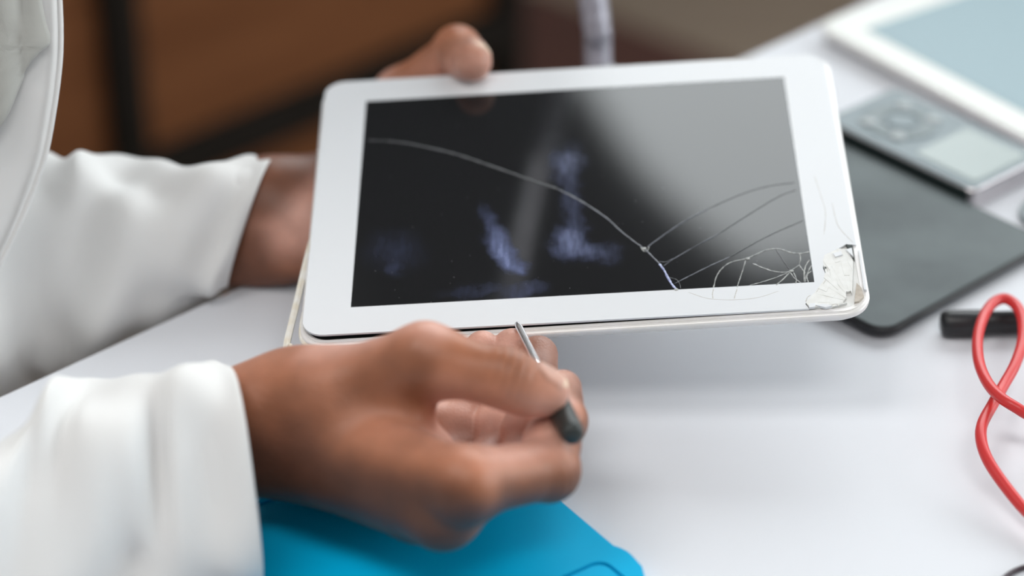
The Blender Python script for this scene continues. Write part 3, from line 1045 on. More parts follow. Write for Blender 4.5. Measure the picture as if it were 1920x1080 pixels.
# red cable: a loop standing a little off the table
zc = TABLE_Z + 0.0026
red_pts = [(2060, 900, .02), (2010, 940, .012), (1950, 975, .006), (1921, 955, .006), (1880, 905, .009), (1852, 862, .012), (1840, 826, .014), (1842, 795, .015), (1862, 757, .015), (1882, 722, .015),
           (1903, 684, .016), (1917, 640, .017), (1917, 600, .018), (1905, 573, .018), (1884, 560, .018), (1861, 569, .018), (1843, 597, .018), (1833, 637, .019), (1836, 680, .020), (1852, 718, .021),
           (1876, 745, .0215), (1905, 764, .021), (1935, 781, .017), (1990, 800, .008), (2060, 830, .004)]
red_pts = red_pts[2:]
pts = [Z(a, b, zc + h) for a, b, h in red_pts]
pts = [pts[0] + (pts[0] - pts[1]) * 1.5 + Vector((0.02, -0.01, 0))] + pts
pts[0].z = zc
cable = mesh_obj('red_cable', tube_bm(spline(pts, 180), 0.00245, 14), MT['red'], None, True)
tag(cable, 'glossy red rubber cable looped on the white table at the right', 'cable')
pts = [Z(a, b, TABLE_Z + 0.0013) for a, b in ((1840, 1140), (1868, 1100), (1893, 1076), (1922, 1063), (1955, 1056), (2000, 1062), (2060, 1085))]
cable2 = mesh_obj('dark_cable', tube_bm(spline(pts, 60), 0.0011, 10), MT['dark_cable'], None, True)
tag(cable2, 'thin dark plum cable curving in at the lower right table corner', 'cable')
pts = [Z(a, b, TABLE_Z + 0.0016) for a, b in ((2000, 330), (1945, 365), (1918, 392), (1921, 412), (1950, 430), (2010, 440))]
cable3 = mesh_obj('grey_cable', tube_bm(spline(pts, 50), 0.0015, 10), MT['player_wheel'], None, True)
tag(cable3, 'grey cable bend just showing beside the dark tablet at the right border', 'cable')

# ------------------------------------------------------------------ lamp: bendable stem behind the held tablet
# its lower part is measured directly, its upper part from its mirror image in the display


def mirrored(px, py, path):
    r = ray(px, py).normalized()
    o = Vector((0, 0, CAM_H))
    t = (TO - o).dot(TN) / r.dot(TN)
    v = o + r * path
    return v - TN * 2 * (v - TO).dot(TN)


sb = Z(1128, 252)
stem_pts = [sb + Vector((0, 0.012, 0.016)), P(1122, 190, 1.262), P(1121, 110, 1.262), P(1119, 50, 1.262), P(1113, 0, 1.258), P(1103, -60, 1.25)]
hi = [mirrored(1038, 215, 1.62), mirrored(1018, 290, 1.66), mirrored(992, 395, 1.71), mirrored(968, 505, 1.77)]
stem_pts += hi
tailv = (hi[-1] - hi[-2])
stem_pts += [hi[-1] + tailv * 0.9 + Vector((-0.01, -0.02, -0.004))]
lamp = empty('desk_lamp', Vector((sb.x, sb.y, TABLE_Z)), 'lavender grey bendable lamp stem rising behind the held tablet', 'lamp')
c = spline(stem_pts, 420)
rad = [0.0071 + 0.00035 * math.sin(i * math.pi * 0.5) for i in range(420)]
NSP = 225
mesh_obj('ribbed_stem', tube_bm(c[:NSP + 1], rad[:NSP + 1], 16), MT['stem'], lamp, True)
mesh_obj('upper_arm', tube_bm(c[NSP:], 0.0074, 16), MT['upper_arm'], lamp, True)
bm = lathe_bm([(0.026, 0), (0.027, 0.002), (0.027, 0.012), (0.022, 0.016), (0.0085, 0.018), (0.0085, 0.03), (0.0076, 0.032)], 32)
bm.transform(Matrix.Translation((sb.x, sb.y + 0.012, TABLE_Z)))
mesh_obj('lamp_base', bm, MT['lamp'], lamp, True)
hd = Vector(c[-1])
ht = Vector(c[-1] - c[-6]).normalized()
bm = lathe_bm([(0.008, -0.005), (0.012, 0.0), (0.018, 0.012), (0.024, 0.05), (0.026, 0.06), (0.024, 0.061)], 28)
bm.transform(frame_from(hd, ht, TN) @ Matrix.Rotation(math.radians(90), 4, 'Y'))
mesh_obj('lamp_head', bm, MT['lamp'], lamp, True)


# ------------------------------------------------------------------ person: signed-distance modelling
def seg(G, a, b, ra, rb):
    ax, ay_, az = a
    bx_, by_, bz = b[0] - ax, b[1] - ay_, b[2] - az
    L2 = bx_ * bx_ + by_ * by_ + bz * bz + 1e-12
    x, y, z = G[0] - ax, G[1] - ay_, G[2] - az
    t = np.clip((x * bx_ + y * by_ + z * bz) / L2, 0, 1).astype(np.float32)
    return np.sqrt((x - t * bx_) ** 2 + (y - t * by_) ** 2 + (z - t * bz) ** 2) - (ra + (rb - ra) * t)


def ball(G, c, r):
    return np.sqrt((G[0] - c[0]) ** 2 + (G[1] - c[1]) ** 2 + (G[2] - c[2]) ** 2) - r


def ell(G, c, ax3, r3):
    x, y, z = G[0] - c[0], G[1] - c[1], G[2] - c[2]
    s = 0
    for a, r in zip(ax3, r3):
        s = s + ((x * a[0] + y * a[1] + z * a[2]) / r) ** 2
    return (np.sqrt(s) - 1) * min(r3)


def smin(a, b, k):
    h = np.maximum(k - np.abs(a - b), 0) / k
    return np.minimum(a, b) - h * h * k * 0.25


def surface_nets(v, org, h):
    nx, ny, nz = v.shape
    ins = v < 0
    sl = lambda a, i, j, k: a[i:nx - 1 + i, j:ny - 1 + j, k:nz - 1 + k]
    cnt = sum(sl(ins, i, j, k).astype(np.int8) for i in (0, 1) for j in (0, 1) for k in (0, 1))
    act = (cnt > 0) & (cnt < 8)
    I = np.argwhere(act)
    idx = -np.ones(act.shape, np.int64)
    idx[act] = np.arange(len(I))
    cv = {(i, j, k): v[I[:, 0] + i, I[:, 1] + j, I[:, 2] + k] for i in (0, 1) for j in (0, 1) for k in (0, 1)}
    acc = np.zeros((len(I), 3))
    n = np.zeros(len(I))
    for a in cv:
        for d in range(3):
            if a[d] == 0:
                b = list(a)
                b[d] = 1
                va, vb = cv[a], cv[tuple(b)]
                m = (va < 0) != (vb < 0)
                t = np.where(m, va / np.where(m, va - vb, 1), 0)
                p = np.tile(np.array(a, float), (len(I), 1))
                p[:, d] += t
                acc[m] += p[m]
                n[m] += 1
    pos = (I + acc / n[:, None]) * h + np.array(org)
    quads = []
    for d in range(3):
        e1, e2 = (d + 1) % 3, (d + 2) % 3
        a = [slice(1, -1)] * 3
        a[d] = slice(0, -1)
        b = list(a)
        b[d] = slice(1, None)
        A, B = ins[tuple(a)], ins[tuple(b)]
        E = np.argwhere(A != B)
        off = np.ones(3, int)
        off[d] = 0
        E = E + off
        sgn = ins[E[:, 0], E[:, 1], E[:, 2]]
        o1, o2 = np.zeros(3, int), np.zeros(3, int)
        o1[e1], o2[e2] = 1, 1
        g = lambda q: idx[q[:, 0], q[:, 1], q[:, 2]]
        q = np.stack([g(E - o1 - o2), g(E - o2), g(E), g(E - o1)], 1)
        q[~sgn] = q[~sgn][:, ::-1]
        quads.append(q)
    q = np.vstack(quads)
    return pos, q[(q >= 0).all(1)]


def smooth_mesh(pos, q, it=2, f=0.5):
    e = np.vstack([q[:, [0, 1]], q[:, [1, 2]], q[:, [2, 3]], q[:, [3, 0]]])
    e = np.vstack([e, e[:, ::-1]])
    deg = np.bincount(e[:, 0], minlength=len(pos))[:, None]
    for _ in range(it):
        s = np.zeros_like(pos)
        for d in range(3):
            s[:, d] = np.bincount(e[:, 0], pos[e[:, 1], d], minlength=len(pos))
        pos = pos * (1 - f) + f * s / np.maximum(deg, 1)
    return pos


def grid(lo, hi_, h):
    ax = [np.arange(lo[d], hi_[d] + h, h, dtype=np.float32) for d in range(3)]
    return (ax[0][:, None, None], ax[1][None, :, None], ax[2][None, None, :]), [a[0] for a in ax]


BACK_SHADE, DARK, PALM, NAIL, KNUCK = np.array((0.095, 0.037, 0.022)), np.array((0.375, 0.137, 0.067)), np.array((0.60, 0.325, 0.255)), np.array((0.54, 0.31, 0.24)), np.array((0.135, 0.055, 0.032))  # first tone is brown skin plus the shade under the hand


def sstep(x, a, b):
    t = np.clip((x - a) / (b - a), 0, 1)
    return t * t * (3 - 2 * t)


def V(p):
    return np.array(tuple(p), dtype=np.float64)


def build_hand(fingers, palm, lo, hi_, h, palm_dir, k_palm=0.012, k_root=0.009, nails=(), knuckles=(), plain=(), creases=(), wrist_shade=None):
    """fingers: list of (joints, radii, palm-side vectors per segment); palm: capsules (a, b, ra, rb)."""
    G, org = grid(lo, hi_, h)
    pd_ = None
    for a, b, r1, r2 in palm:
        s = seg(G, a, b, r1, r2)
        pd_ = s if pd_ is None else smin(pd_, s, k_palm)
    D = pd_
    for jts, rd, _ in fingers:
        f = seg(G, jts[0], jts[1], rd[0], rd[1])
        f = smin(f, pd_, k_root)
        for i in range(1, len(jts) - 1):
            f = smin(f, seg(G, jts[i], jts[i + 1], rd[i], rd[i + 1]), 0.0035)
        for i in range(1, len(jts) - 2 + 1):                          # pads on the palm side, knuckle bulge on the back
            pv = fingers and _[min(i, len(_) - 1)]
            if i < len(jts) - 1:
                md = (jts[i] + jts[i + 1]) / 2 + pv * rd[i] * 0.24
                f = smin(f, ball(G, md, rd[i] * 0.84), 0.006)
            f = smin(f, ball(G, jts[i] - pv * rd[i] * 0.22, rd[i] * 0.90), 0.004)
        D = smin(D, f, 0.0006)
    pos, q = surface_nets(D, org, h)
    pos = smooth_mesh(pos, q, 2, 0.5)
    # colour: brown back with underside shade painted in, paler pink palm side and tips
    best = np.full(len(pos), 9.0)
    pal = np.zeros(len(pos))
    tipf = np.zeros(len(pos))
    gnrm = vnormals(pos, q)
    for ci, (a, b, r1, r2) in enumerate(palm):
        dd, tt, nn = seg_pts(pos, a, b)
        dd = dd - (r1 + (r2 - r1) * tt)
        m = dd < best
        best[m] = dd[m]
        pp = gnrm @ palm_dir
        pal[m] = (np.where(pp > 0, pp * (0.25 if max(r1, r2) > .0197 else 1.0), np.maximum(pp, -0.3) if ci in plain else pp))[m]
        if wrist_shade is not None and max(r1, r2) > .0197:  # wrist colour set darker, shade painted in
            pal[m] = wrist_shade
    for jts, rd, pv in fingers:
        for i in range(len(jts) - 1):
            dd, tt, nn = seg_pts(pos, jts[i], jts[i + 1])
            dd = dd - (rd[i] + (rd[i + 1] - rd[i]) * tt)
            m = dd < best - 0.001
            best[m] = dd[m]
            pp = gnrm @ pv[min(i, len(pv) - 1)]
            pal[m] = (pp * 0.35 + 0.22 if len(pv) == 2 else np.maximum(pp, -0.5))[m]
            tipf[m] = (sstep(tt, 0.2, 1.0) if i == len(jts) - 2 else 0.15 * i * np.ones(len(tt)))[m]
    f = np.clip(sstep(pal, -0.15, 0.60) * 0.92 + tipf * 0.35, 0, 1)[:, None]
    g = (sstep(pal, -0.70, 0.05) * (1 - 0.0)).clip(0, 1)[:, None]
    colr = (BACK_SHADE * (1 - g) + DARK * g) * (1 - f) + PALM * f
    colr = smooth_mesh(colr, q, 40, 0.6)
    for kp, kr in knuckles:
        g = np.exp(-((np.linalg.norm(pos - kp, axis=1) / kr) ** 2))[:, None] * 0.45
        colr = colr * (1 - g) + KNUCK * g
    for jp, ax_, dors, span in creases:                             # skin folds across the back of a joint
        a = (pos - jp) @ ax_
        rad_ = np.linalg.norm((pos - jp) - a[:, None] * ax_, axis=1)
        wgt = np.exp(-(a / span) ** 2) * np.clip((gnrm @ dors), 0, 1) * (rad_ < .016)
        cut_ = np.clip(np.sin(a / 0.0036 * 2 * np.pi) - 0.25, 0, 1) * wgt
        pos -= gnrm * (cut_ * 0.0006)[:, None]
        colr *= (1 - 0.40 * cut_)[:, None]
    for tip_, dirv, dors, ln, wd in nails:                           # a nail: flattened, paler, with a rim
        side = np.cross(dirv, dors)
        r_ = pos - tip_
        a, b, c_ = r_ @ dirv, r_ @ side, gnrm @ dors
        rr = np.abs((a + ln * 0.15) / ln) ** 2.5 + np.abs(b / wd) ** 2.5
        ok = (c_ > 0.10) & (r_ @ dors > 0)
        m = (rr < 1) & ok
        colr[m] = NAIL
        fe = m & (a > ln * 0.50)
        colr[fe] = (0.74, 0.58, 0.44)
        rim_ = (rr >= 1) & (rr < 1.55) & ok & (a < ln * 0.5)
        colr[rim_] = colr[rim_] * 0.8
        pos[m] += dors * 0.0006
    return pos, q, colr


def seg_pts(p, a, b):
    ba = b - a
    t = np.clip(((p - a) @ ba) / (ba @ ba), 0, 1)
    d = p - a - t[:, None] * ba
    return np.linalg.norm(d, axis=1), t, d


def vnormals(pos, q):
    n = np.cross(pos[q[:, 2]] - pos[q[:, 0]], pos[q[:, 3]] - pos[q[:, 1]])
    out_ = np.zeros_like(pos)
    for k in range(4):
        for d in range(3):
            out_[:, d] += np.bincount(q[:, k], n[:, d], minlength=len(pos))
    return out_ / np.maximum(np.linalg.norm(out_, axis=1, keepdims=True), 1e-12)


def unit(v):
    return v / np.linalg.norm(v)


def palm_sides(j, extra=None):
    """Palm-side direction of each finger segment: the side the finger bends towards."""
    d = [unit(j[i + 1] - j[i]) for i in range(len(j) - 1)]
    res = []
    for i in range(len(d)):
        if i == 0:
            v = d[1] - d[0] * (d[1] @ d[0])
        else:
            v = -(d[i - 1] - d[i] * (d[i - 1] @ d[i]))
        res.append(unit(v))
    return res


# --- right hand (nearer the camera), pinching the tool
q = lambda *a: V(P(*a))
RH = {}
W0 = q(552, 786, .957)
rI = [q(868, 908, .903), q(1026, 880, .928), q(1050, 790, .951), q(1055, 729, .969)]
rMid = [q(830, 962, .915), q(980, 872, .957), q(1003, 748, .980), q(1009, 666, .999)]
rRing = [q(790, 950, .935), q(926, 862, .973), q(943, 752, .992), q(960, 652, 1.007)]
rPin = [q(742, 922, .950), q(858, 850, .979), q(876, 757, .994), q(904, 652, 1.007)]
rTh = [q(612, 742, .947), q(797, 673, .930), q(950, 712, .927), q(1023, 735, .929)]
fore = q(330, 842, .958)
up_c = V(dirw((0, 1, 0)))
palmR = unit(np.array(tuple(dirw((.43, .82, .33)))))
palm = [
    (q(640, 790, .985), q(815, 812, .990), .0180, .0140),
    (fore + up_c * .004, W0 + up_c * .0075, .020, .0203), (fore - up_c * .004, W0 - up_c * .0075, .0198, .0185),
    (W0 + up_c * .004, q(612, 746, .947), .0185, .0160), (q(612, 742, .947), rTh[1], .0160, .0128),          # thumb metacarpal
    (W0 - up_c * .006, rI[0], .0200, .0128), (q(560, 840, .957), rMid[0], .0180, .0125),                     # index, middle
    (q(570, 830, .975), rRing[0], .0180, .0120), (q(580, 820, .985), rPin[0], .0170, .0110),
    (q(640, 780, .945), q(770, 765, .938), .0150, .0085),                                                    # web between thumb and index
    (q(640, 800, .960), q(800, 860, .945), .0190, .0120),
]
thumb_pal = unit(V(dirw((0.12, -0.74, 0.66))))
fing = [
    (rI, (.0128, .0116, .0094, .0078), [unit(v_ + 0.55 * V(dirw((.1, .55, -.83)))) for v_ in palm_sides(rI)]),
    (rMid, (.0125, .0101, .0088, .0083), palm_sides(rMid)),
    (rRing, (.0120, .0096, .0084, .0082), palm_sides(rRing)),
    (rPin, (.0110, .0088, .0076, .0073), palm_sides(rPin)),
    (rTh[1:], (.0126, .0112, .0090), [thumb_pal, thumb_pal]),
]
tdir = unit(rTh[3] - rTh[2])
td_ = -thumb_pal - tdir * (-thumb_pal @ tdir)
nd_ = V(dirw((0.1, .92, -.38)))
nd_ = unit(nd_ - tdir * (nd_ @ tdir))
rdir = unit(rRing[3] - rRing[2])
rdo = -palm_sides(rRing)[2]
nails = [(rTh[3] + tdir * 0.0015, tdir, nd_, .0066, .0056)]
kn = [(rI[0] - palmR * .01, .012), (rMid[0] - palmR * .012, .014), (rTh[2] + unit(td_) * .011, .008), (rI[1] - palm_sides(rI)[1] * .01, .009)]
allp = np.array([p for f_, _, _ in fing for p in f_] + [W0])
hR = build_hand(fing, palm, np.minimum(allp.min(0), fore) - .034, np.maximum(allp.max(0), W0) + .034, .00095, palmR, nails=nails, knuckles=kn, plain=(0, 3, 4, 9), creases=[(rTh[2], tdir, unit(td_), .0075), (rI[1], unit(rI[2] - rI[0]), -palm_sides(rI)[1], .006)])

# --- left hand (behind), palm under the tablet, thumb hooked over its far edge
t3 = lambda u, v, w_: V(T(u, v, w_))
WL = q(508, 416, 1.137)
lTh = [t3(-.112, .050, -.034), q(752, 180, 1.192), q(858, 97, 1.170), t3(-.0475, .0872, .0098)]
lI = [t3(-.060, .060, -.030), t3(-.016, .068, -.0225), t3(.010, .071, -.0190), t3(.030, .072, -.0178)]
lM = [t3(-.056, .040, -.031), t3(-.008, .042, -.0225), t3(.021, .043, -.0190), t3(.042, .043, -.0180)]
lR = [t3(-.058, .020, -.031), t3(-.014, .016, -.0225), t3(.013, .014, -.0190), t3(.033, .013, -.0178)]
lP = [t3(-.066, .001, -.030), t3(-.033, -.007, -.0220), t3(-.012, -.011, -.0185), t3(.005, -.013, -.0170)]
foreL = q(290, 462, 1.146)
palmL = V(TN)
vy = V(dirw((0, 1, 0)))
palm2 = [
    (foreL + vy * .006, WL + vy * .0080, .021, .0198), (foreL - vy * .006, WL - vy * .0085, .021, .0198),
    (WL + vy * .008, lTh[0], .021, .0170), (lTh[0], lTh[1], .0160, .0125),
    (WL + vy * .004, lI[0], .0190, .0125), (WL, lM[0], .0195, .0125), (WL - vy * .004, lR[0], .0190, .0120), (WL - vy * .008, lP[0], .0185, .0110),
    (t3(-.100, .055, -.033), t3(-.075, .070, -.031), .013, .010),
]
lpv = [palmL] * 3
tdl = unit(lTh[3] - lTh[2])
tpl = -palmL - tdl * (-palmL @ tdl)
ndl = V(dirw((.55, .83, .0)))
ndl = unit(ndl - tdl * (ndl @ tdl))
fing2 = [(lI, (.0120, .0100, .0085, .0072), lpv), (lM, (.0122, .0102, .0086, .0074), lpv), (lR, (.0116, .0098, .0083, .0071), lpv),
         (lP, (.0106, .0088, .0075, .0065), lpv), (lTh[1:], (.0122, .0112, .0094), [unit(tpl), unit(tpl)])]
allp = np.array([p for f_, _, _ in fing2 for p in f_] + [WL, foreL])
hL = build_hand(fing2, palm2, allp.min(0) - .034, allp.max(0) + .034, .0013, palmL, wrist_shade=-0.45, nails=[(lTh[3] - tdl * .002, tdl, ndl, .0072, .0062)])

# --- rest of the body: sleeves hide it; leaning over the table edge from the left
SHL, SHR = V((-.30, 1.16, 1.08)), V((-.52, .80, 1.05))
ELL, ELR = V((-.38, .90, .790)), V(P(-480, 1130, .90))
NECK = (SHL + SHR) / 2 + np.array((0.02, -0.02, 0.06))
HIP = V((-.62, 1.13, .56))
fwd = unit(np.array((.85, -.53, 0)))
rgt = unit(np.array((-.53, -.85, 0)))
HEAD = NECK + fwd * .10 + np.array((0, 0, .155))
G, org = grid((-.90, .45, .36), (.10, 1.45, 1.50), .009)
D = seg(G, HIP, (SHL + SHR) / 2 - np.array((0, 0, .09)), .105, .095)
D = smin(D, seg(G, HIP + rgt * .09, SHR * .75 + SHL * .25 - np.array((0, 0, .14)), .080, .075), .04)
D = smin(D, seg(G, HIP - rgt * .09, SHL * .75 + SHR * .25 - np.array((0, 0, .14)), .080, .075), .04)
D = smin(D, seg(G, SHL, SHR, .042, .042), .04)
for sgn, hp in ((1, HIP + rgt * .1), (-1, HIP - rgt * .1)):
    D = smin(D, seg(G, hp, hp + fwd * .36 + np.array((0, 0, -.03)), .085, .062), .05)
ELB = ELR + np.array((-.03, .012, .022))
D = smin(D, seg(G, SHR, ELB, .038, .024), .03)
D = smin(D, seg(G, SHL, ELL, .038, .027), .03)
MR, MLm = q(70, 1070, .935), q(80, 512, 1.142)
D = smin(D, seg(G, ELB, MR, .024, .022), .02)
D = smin(D, seg(G, MR, fore, .024, .020), .02)
D = smin(D, seg(G, ELL, MLm, .028, .028), .02)
D = smin(D, seg(G, MLm, foreL, .028, .020), .02)
D = smin(D, seg(G, NECK - np.array((0, 0, .05)), HEAD - np.array((0, 0, .08)) - fwd * .02, .055, .052), .03)
hz = unit(np.array((0, 0, 1)) + fwd * .42)
hf = unit(fwd - hz * (fwd @ hz))
Hd = ell(G, HEAD + hz * .02, (hf, rgt, hz), (.098, .076, .105))
Hd = smin(Hd, ell(G, HEAD + hf * .035 - hz * .065, (hf, rgt, hz), (.058, .054, .055)), .03)
Hd = smin(Hd, seg(G, HEAD + hf * .098 + hz * .01, HEAD + hf * .112 - hz * .03, .009, .014), .012)
Hd = smin(Hd, seg(G, HEAD + hf * .088 - hz * .062 + rgt * .018, HEAD + hf * .088 - hz * .062 - rgt * .018, .009, .009), .006)
for s in (-1, 1):
    Hd = smin(Hd, ell(G, HEAD + rgt * s * .078 - hz * .012 - hf * .01, (hf, rgt, hz), (.017, .010, .030)), .006)
    Hd = np.maximum(Hd, -ball(G, HEAD + hf * .098 + rgt * s * .032 + hz * .008, .013))
    Hd = np.minimum(Hd, ball(G, HEAD + hf * .082 + rgt * s * .032 + hz * .008, .012))
D = smin(D, Hd, .03)
bpos, bq = surface_nets(D, org, .009)
bpos = smooth_mesh(bpos, bq, 1, .5)
bcol = np.tile(DARK, (len(bpos), 1))
n1, n2 = len(hR[0]), len(hL[0])
# flesh rests on what carries it: flatten against the table top, the tablet's back and its glass
lh = hL[0]
inv = np.array(TMI)
loc_ = lh @ inv[:3, :3].T + inv[:3, 3]
ins_ = (np.abs(loc_[:, 0]) < .1205) & (np.abs(loc_[:, 1]) < .0927)
back_w = -.0108 + .0105 * loc_[:, 0]
mb = ins_ & (loc_[:, 2] < -.0012) & (loc_[:, 2] > back_w)
loc_[mb, 2] = back_w[mb]
mg = ins_ & (loc_[:, 2] >= -.0012) & (loc_[:, 2] < .0003)
loc_[mg, 2] = .0003
fw = np.array(TM)
hL = (loc_ @ fw[:3, :3].T + fw[:3, 3], hL[1], hL[2])
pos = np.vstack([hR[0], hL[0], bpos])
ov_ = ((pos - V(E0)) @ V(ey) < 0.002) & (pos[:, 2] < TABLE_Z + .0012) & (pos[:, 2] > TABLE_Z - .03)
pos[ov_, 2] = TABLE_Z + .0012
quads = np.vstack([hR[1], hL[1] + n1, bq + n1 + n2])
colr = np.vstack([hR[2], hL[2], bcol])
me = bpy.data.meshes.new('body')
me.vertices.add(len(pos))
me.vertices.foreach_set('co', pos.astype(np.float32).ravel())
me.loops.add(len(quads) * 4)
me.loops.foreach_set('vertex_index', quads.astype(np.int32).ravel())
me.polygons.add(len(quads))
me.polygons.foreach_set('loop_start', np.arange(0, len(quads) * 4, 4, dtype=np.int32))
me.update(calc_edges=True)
at = me.color_attributes.new('skin_tone_shade', 'FLOAT_COLOR', 'POINT')
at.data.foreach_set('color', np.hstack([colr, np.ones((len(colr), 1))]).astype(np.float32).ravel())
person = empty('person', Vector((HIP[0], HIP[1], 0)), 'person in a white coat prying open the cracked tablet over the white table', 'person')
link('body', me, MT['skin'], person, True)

# hair cap
Gh, oh = grid(HEAD - .17, HEAD + .17, .006)
c_ = HEAD + hz * .02
Dh = ell(Gh, c_ - hf * .006 + hz * .006, (hf, rgt, hz), (.103, .083, .112))
cutp = (Gh[0] - c_[0]) * (hf - hz * .9)[0] + (Gh[1] - c_[1]) * (hf - hz * .9)[1] + (Gh[2] - c_[2]) * (hf - hz * .9)[2] - .012
Dh = np.maximum(Dh, cutp)
hp, hq = surface_nets(Dh, oh, .006)
me = bpy.data.meshes.new('hair')
me.from_pydata(hp.tolist(), [], hq.tolist())
link('hair', me, MT['hair'], person, True)

# ------------------------------------------------------------------ coat
coat = None


def cloth_tube(name, rings, m, parent, clampfn=None, n=56, sub=5, folds=(), cuff=True, seed=0):
    """rings: (centre, axis_u, axis_v, ru, rv); folds: (ring position, angle, ring width, angle width, depth)."""
    arr = [tuple(c) + tuple(u) + tuple(v) + (a, b) for c, u, v, a, b in rings]
    nn = (len(rings) - 1) * sub + 1
    sp = spline(arr, nn)
    rs = np.random.default_rng(seed)
    ph = rs.uniform(0, 6.28, 6)
    rows = []
    for i, s in enumerate(sp):
        t = i / sub
        c, u, v, a, b = s[0:3], unit(s[3:6]), unit(s[6:9]), s[9], s[10]
        row = []
        for k in range(n):
            th = 2 * math.pi * k / n
            cs_, sn_ = math.cos(th), math.sin(th)
            e = 0.72                                            # soft superellipse
            x, y = math.copysign(abs(cs_) ** e, cs_), math.copysign(abs(sn_) ** e, sn_)
            f = min(t / 0.8, 1.0)
            dsp = f * (0.0020 * math.sin(3 * th + 1.9 * t + ph[0]) + 0.0016 * math.sin(5 * th - 2.6 * t + ph[1]) + 0.0014 * math.sin(2 * th + 4.1 * t + ph[2]))
            for ft, fa, wt_, wa, dp in folds:
                da = (th - math.radians(fa) + math.pi) % (2 * math.pi) - math.pi
                dsp += dp * math.exp(-((t - ft) / wt_) ** 2 - (da / math.radians(wa)) ** 2)
            p = c + u * x * (a + dsp) + v * y * (b + dsp)
            row.append(p)
        rows.append(row)
    if cuff:
        inn = []
        for off, sh in ((0.0, 0.0012), (0.35, 0.0024), (2.2, 0.0032)):
            i = min(int(round(off * sub / 2)), nn - 1)
            c = sp[i][0:3]
            inn.append([p + unit(c - p) * (sh + (0.0 if off else -0.0)) for p in rows[i]])
        rows = inn[::-1] + rows
    bm = bmesh.new()
    rings_ = [[Vector(p) for p in r] for r in rows]
    if clampfn:
        rings_ = [[clampfn(p) for p in r] for r in rings_]
    loft_bm(rings_, cap0=False, cap1=False, bm=bm)
    bmesh.ops.recalc_face_normals(bm, faces=bm.faces)
    o = mesh_obj(name, bm, m, parent, True)
    md = o.modifiers.new('subdivision', 'SUBSURF')
    md.levels = md.render_levels = 1
    return o


def on_table(p):
    if edge_side(p) < 0.004 and p.z < TABLE_Z + 0.0075:
        p.z = TABLE_Z + 0.0075 + 0.1 * 0
    return p


# torso of the coat: oval loft from hem to shoulders, open at the neck
up = np.array((0, 0, 1.0))
mid_sh = (SHL + SHR) / 2
trings = []
for z_, s, ru, rv in ((.30, -.10, .25, .21), (.44, 0.0, .245, .20), (.60, .10, .225, .180), (.78, .44, .215, .172), (.92, .72, .215, .165), (1.02, .93, .215, .145), (1.085, 1.04, .185, .115), (1.125, 1.10, .115, .085), (1.15, 1.16, .080, .075)):
    c = HIP * (1 - s) + mid_sh * s
    c = np.array((c[0], c[1], z_))
    trings.append((V(c), rgt, fwd, ru, rv))
coat = cloth_tube('coat', trings, MT['coat'], person, n=64, sub=4, cuff=False, seed=5)
# skirt of the coat spread over the lap
bm = bmesh.new()
NX, NY = 26, 22
gr = []
for i in range(NX):
    row = []
    for j in range(NY):
        a, b = i / (NX - 1), j / (NY - 1) * 2 - 1
        ctr = HIP + fwd * (0.08 + a * 0.36) + rgt * b * 0.27
        z_ = .655 - .02 * a - .16 * abs(b) ** 3 - .10 * max(0, a - .85) / .15
        z_ += 0.010 * math.sin(b * 7 + a * 4) + 0.006 * math.sin(a * 9 - b * 3)
        row.append(bm.verts.new((ctr[0], ctr[1], z_)))
    gr.append(row)
for i in range(NX - 1):
    for j in range(NY - 1):
        bm.faces.new((gr[i][j], gr[i + 1][j], gr[i + 1][j + 1], gr[i][j + 1]))
bmesh.ops.recalc_face_normals(bm, faces=bm.faces)
o = mesh_obj('coat_skirt', bm, MT['coat'], coat, True)
md = o.modifiers.new('thickness', 'SOLIDIFY')
md.thickness = 0.002

dn = lambda v: V(dirw(v))
# right sleeve
ring = lambda px, py, d, ru, rv, tx=(0.13, 1, 0), sx=(0, 0, 1): (q(px, py, d), dn(tx), dn(sx), ru, rv)
rs_ = [ring(459, 890, .950, .0432, .036, (-.13, 1, .0), (-.22, 0, 1)), ring(400, 900, .950, .0440, .037, (-.12, 1, 0)), ring(300, 930, .945, .0480, .040, (-.05, 1, 0)), ring(180, 960, .940, .0510, .044, (0, 1, 0)),
       ring(90, 1005, .932, .0560, .047, (.06, 1, 0)), ring(-30, 1085, .92, .0585, .050, (.25, 1, 0)), ring(-300, 1160, .905, .060, .054, (.4, .9, 0)),
       (ELR + np.array((-.03, .01, .02)), unit(np.array((.5, 0, .7))), rgt, .068, .062), (ELR * .45 + SHR * .55, unit(np.array((.6, 0, .6))), rgt, .066, .064), (SHR + np.array((.0, 0, -.01)), unit(np.array((.6, .1, .5))), unit(np.array((-.2, -.9, .2))), .078, .074), (SHR + unit(SHR - ELR) * .050, unit(np.array((.6, .1, .5))), unit(np.array((-.2, -.9, .2))), .052, .050), (SHR + unit(SHR - ELR) * .072, unit(np.array((.6, .1, .5))), unit(np.array((-.2, -.9, .2))), .004, .004)]
cloth_tube('sleeve', rs_, MT['coat'], coat, on_table, folds=((1.80, 285, .18, 26, -.017), (1.55, 292, .20, 30, .003), (2.05, 286, .20, 26, .004), (2.35, 250, .28, 18, -.009), (2.75, 225, .35, 18, -.009), (2.6, 262, .22, 18, .005), (3.35, 325, .25, 26, -.006), (3.75, 335, .25, 30, .006), (3.1, 320, .2, 22, .004), (1.2, 340, .5, 30, .003), (4.2, 290, .3, 30, -.006)), seed=3)
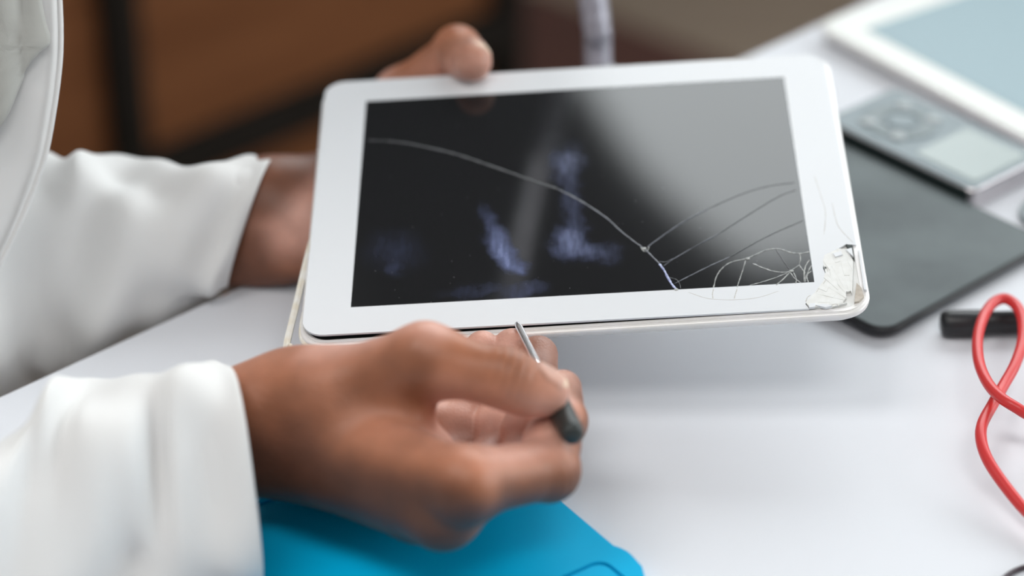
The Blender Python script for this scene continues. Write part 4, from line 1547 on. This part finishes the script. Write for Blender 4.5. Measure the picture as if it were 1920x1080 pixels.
# left sleeve
rs_ = [ring(474, 422, 1.140, .0335, .031, (.34, 1, -.05)), ring(425, 434, 1.140, .0335, .033, (.2, 1, 0)), ring(350, 448, 1.140, .0362, .036, (.08, 1, 0)), ring(270, 470, 1.140, .0430, .039, (.03, 1, 0)),
       ring(190, 492, 1.142, .0500, .041, (0, 1, 0)), ring(130, 500, 1.145, .0500, .042, (0, 1, 0)), ring(60, 515, 1.14, .0545, .046, (-.1, 1, 0)), ring(-60, 545, 1.12, .058, .05, (-.2, 1, 0)),
       (ELL, unit(np.array((-.4, .3, .8))), unit(np.array((.2, .9, 0))), .062, .058), (ELL * .5 + SHL * .5, unit(np.array((-.8, .1, .3))), unit(np.array((0, .8, -.3))), .064, .064), (SHL, unit(np.array((-.7, 0, .5))), unit(np.array((0, 1, -.2))), .078, .074), (SHL + unit(SHL - ELL) * .050, unit(np.array((-.7, 0, .5))), unit(np.array((0, 1, -.2))), .052, .050), (SHL + unit(SHL - ELL) * .072, unit(np.array((-.7, 0, .5))), unit(np.array((0, 1, -.2))), .004, .004)]


def on_table_l(p):
    if edge_side(p) < 0.006 and p.z < TABLE_Z + 0.004:
        p.z = TABLE_Z + 0.004
    return p


cloth_tube('sleeve', rs_, MT['coat'], coat, on_table_l, folds=((2.0, 60, .45, 40, -.004), (4.9, 75, .35, 40, -.0045), (3.4, 330, .6, 25, -.006), (2.6, 300, .5, 22, -.005), (4.3, 310, .6, 25, .007), (5.6, 340, .5, 30, .006)), seed=11)

# right front panel of the open coat, its free edge in view, stitched hem and lapel
outer_e = [(-60, -760, 1.02), (30, -460, 1.028), (85, -260, 1.033), (104, -140, 1.035), (112, -60, 1.035), (115, 0, 1.035), (117, 60, 1.036), (115, 120, 1.037), (105, 200, 1.04), (88, 290, 1.045), (60, 370, 1.05), (25, 450, 1.055), (-12, 520, 1.06), (-70, 610, 1.07), (-170, 740, 1.085), (-320, 900, 1.10)]
oe = spline(outer_e, 130)
NC = 34


def panel_depth(ox, od, x):
    sp_ = (ox - x) / (ox + 720)
    return od * (1 - sp_) + 1.10 * sp_ - 0.022 * math.sin(math.pi * min(max(sp_, 0) * 1.6, 1)), sp_


bm = bmesh.new()
prev = None
for a in oe:
    row = []
    for k in range(NC):
        x = a[0] - (a[0] + 720) * (k / (NC - 1)) ** 1.5
        d_, sp_ = panel_depth(a[0], a[2], x)
        row.append(bm.verts.new(P(x, a[1], d_ + 0.004 * math.exp(-(sp_ / .02) ** 2) + 0.003 * math.sin(8 * sp_ + a[1] * .006) * min(sp_ * 6, 1))))
    if prev:
        for k in range(NC - 1):
            bm.faces.new((prev[k], prev[k + 1], row[k + 1], row[k]))
    prev = row
bmesh.ops.recalc_face_normals(bm, faces=bm.faces)
fp = mesh_obj('front_panel', bm, MT['coat'], coat, True)
md = fp.modifiers.new('thickness', 'SOLIDIFY')
md.thickness = 0.0016
md.offset = 1
# rolled hem along the edge, with stitches
hem = [P(a[0] - 3, a[1], a[2] - .001) for a in oe]
mesh_obj('hem', tube_bm(hem, 0.0012, 8), MT['coat'], coat, True)
# lapel lying on the panel: tip at (92, 75)
lap_o = spline([(-90, -740), (-10, -480), (40, -280), (62, -150), (74, -60), (76, 0), (83, 40), (92, 76), (76, 92), (60, 112), (30, 165), (0, 238), (-60, 330), (-140, 430), (-260, 540)], 110)
bm = bmesh.new()
prev = None
for a in lap_o:
    oi = int(np.argmin(np.abs(oe[:, 1] - a[1])))
    ox_, od_ = oe[oi][0], oe[oi][2]
    row = []
    for k in range(24):
        x = a[0] - (a[0] + 560) * (k / 23) ** 1.4
        d_, sp_ = panel_depth(ox_, od_, x)
        fold = 0.003 * math.exp(-((x - 38) / 14) ** 2) - 0.003 * math.exp(-((x - 8) / 16) ** 2)
        row.append(bm.verts.new(P(x, a[1], d_ - 0.0055 + fold + 0.002 * math.exp(-(k / 1.5) ** 2))))
    if prev:
        for k in range(23):
            bm.faces.new((prev[k], prev[k + 1], row[k + 1], row[k]))
    prev = row
bmesh.ops.recalc_face_normals(bm, faces=bm.faces)
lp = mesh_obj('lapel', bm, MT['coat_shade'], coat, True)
md = lp.modifiers.new('thickness', 'SOLIDIFY')
md.thickness = 0.0018
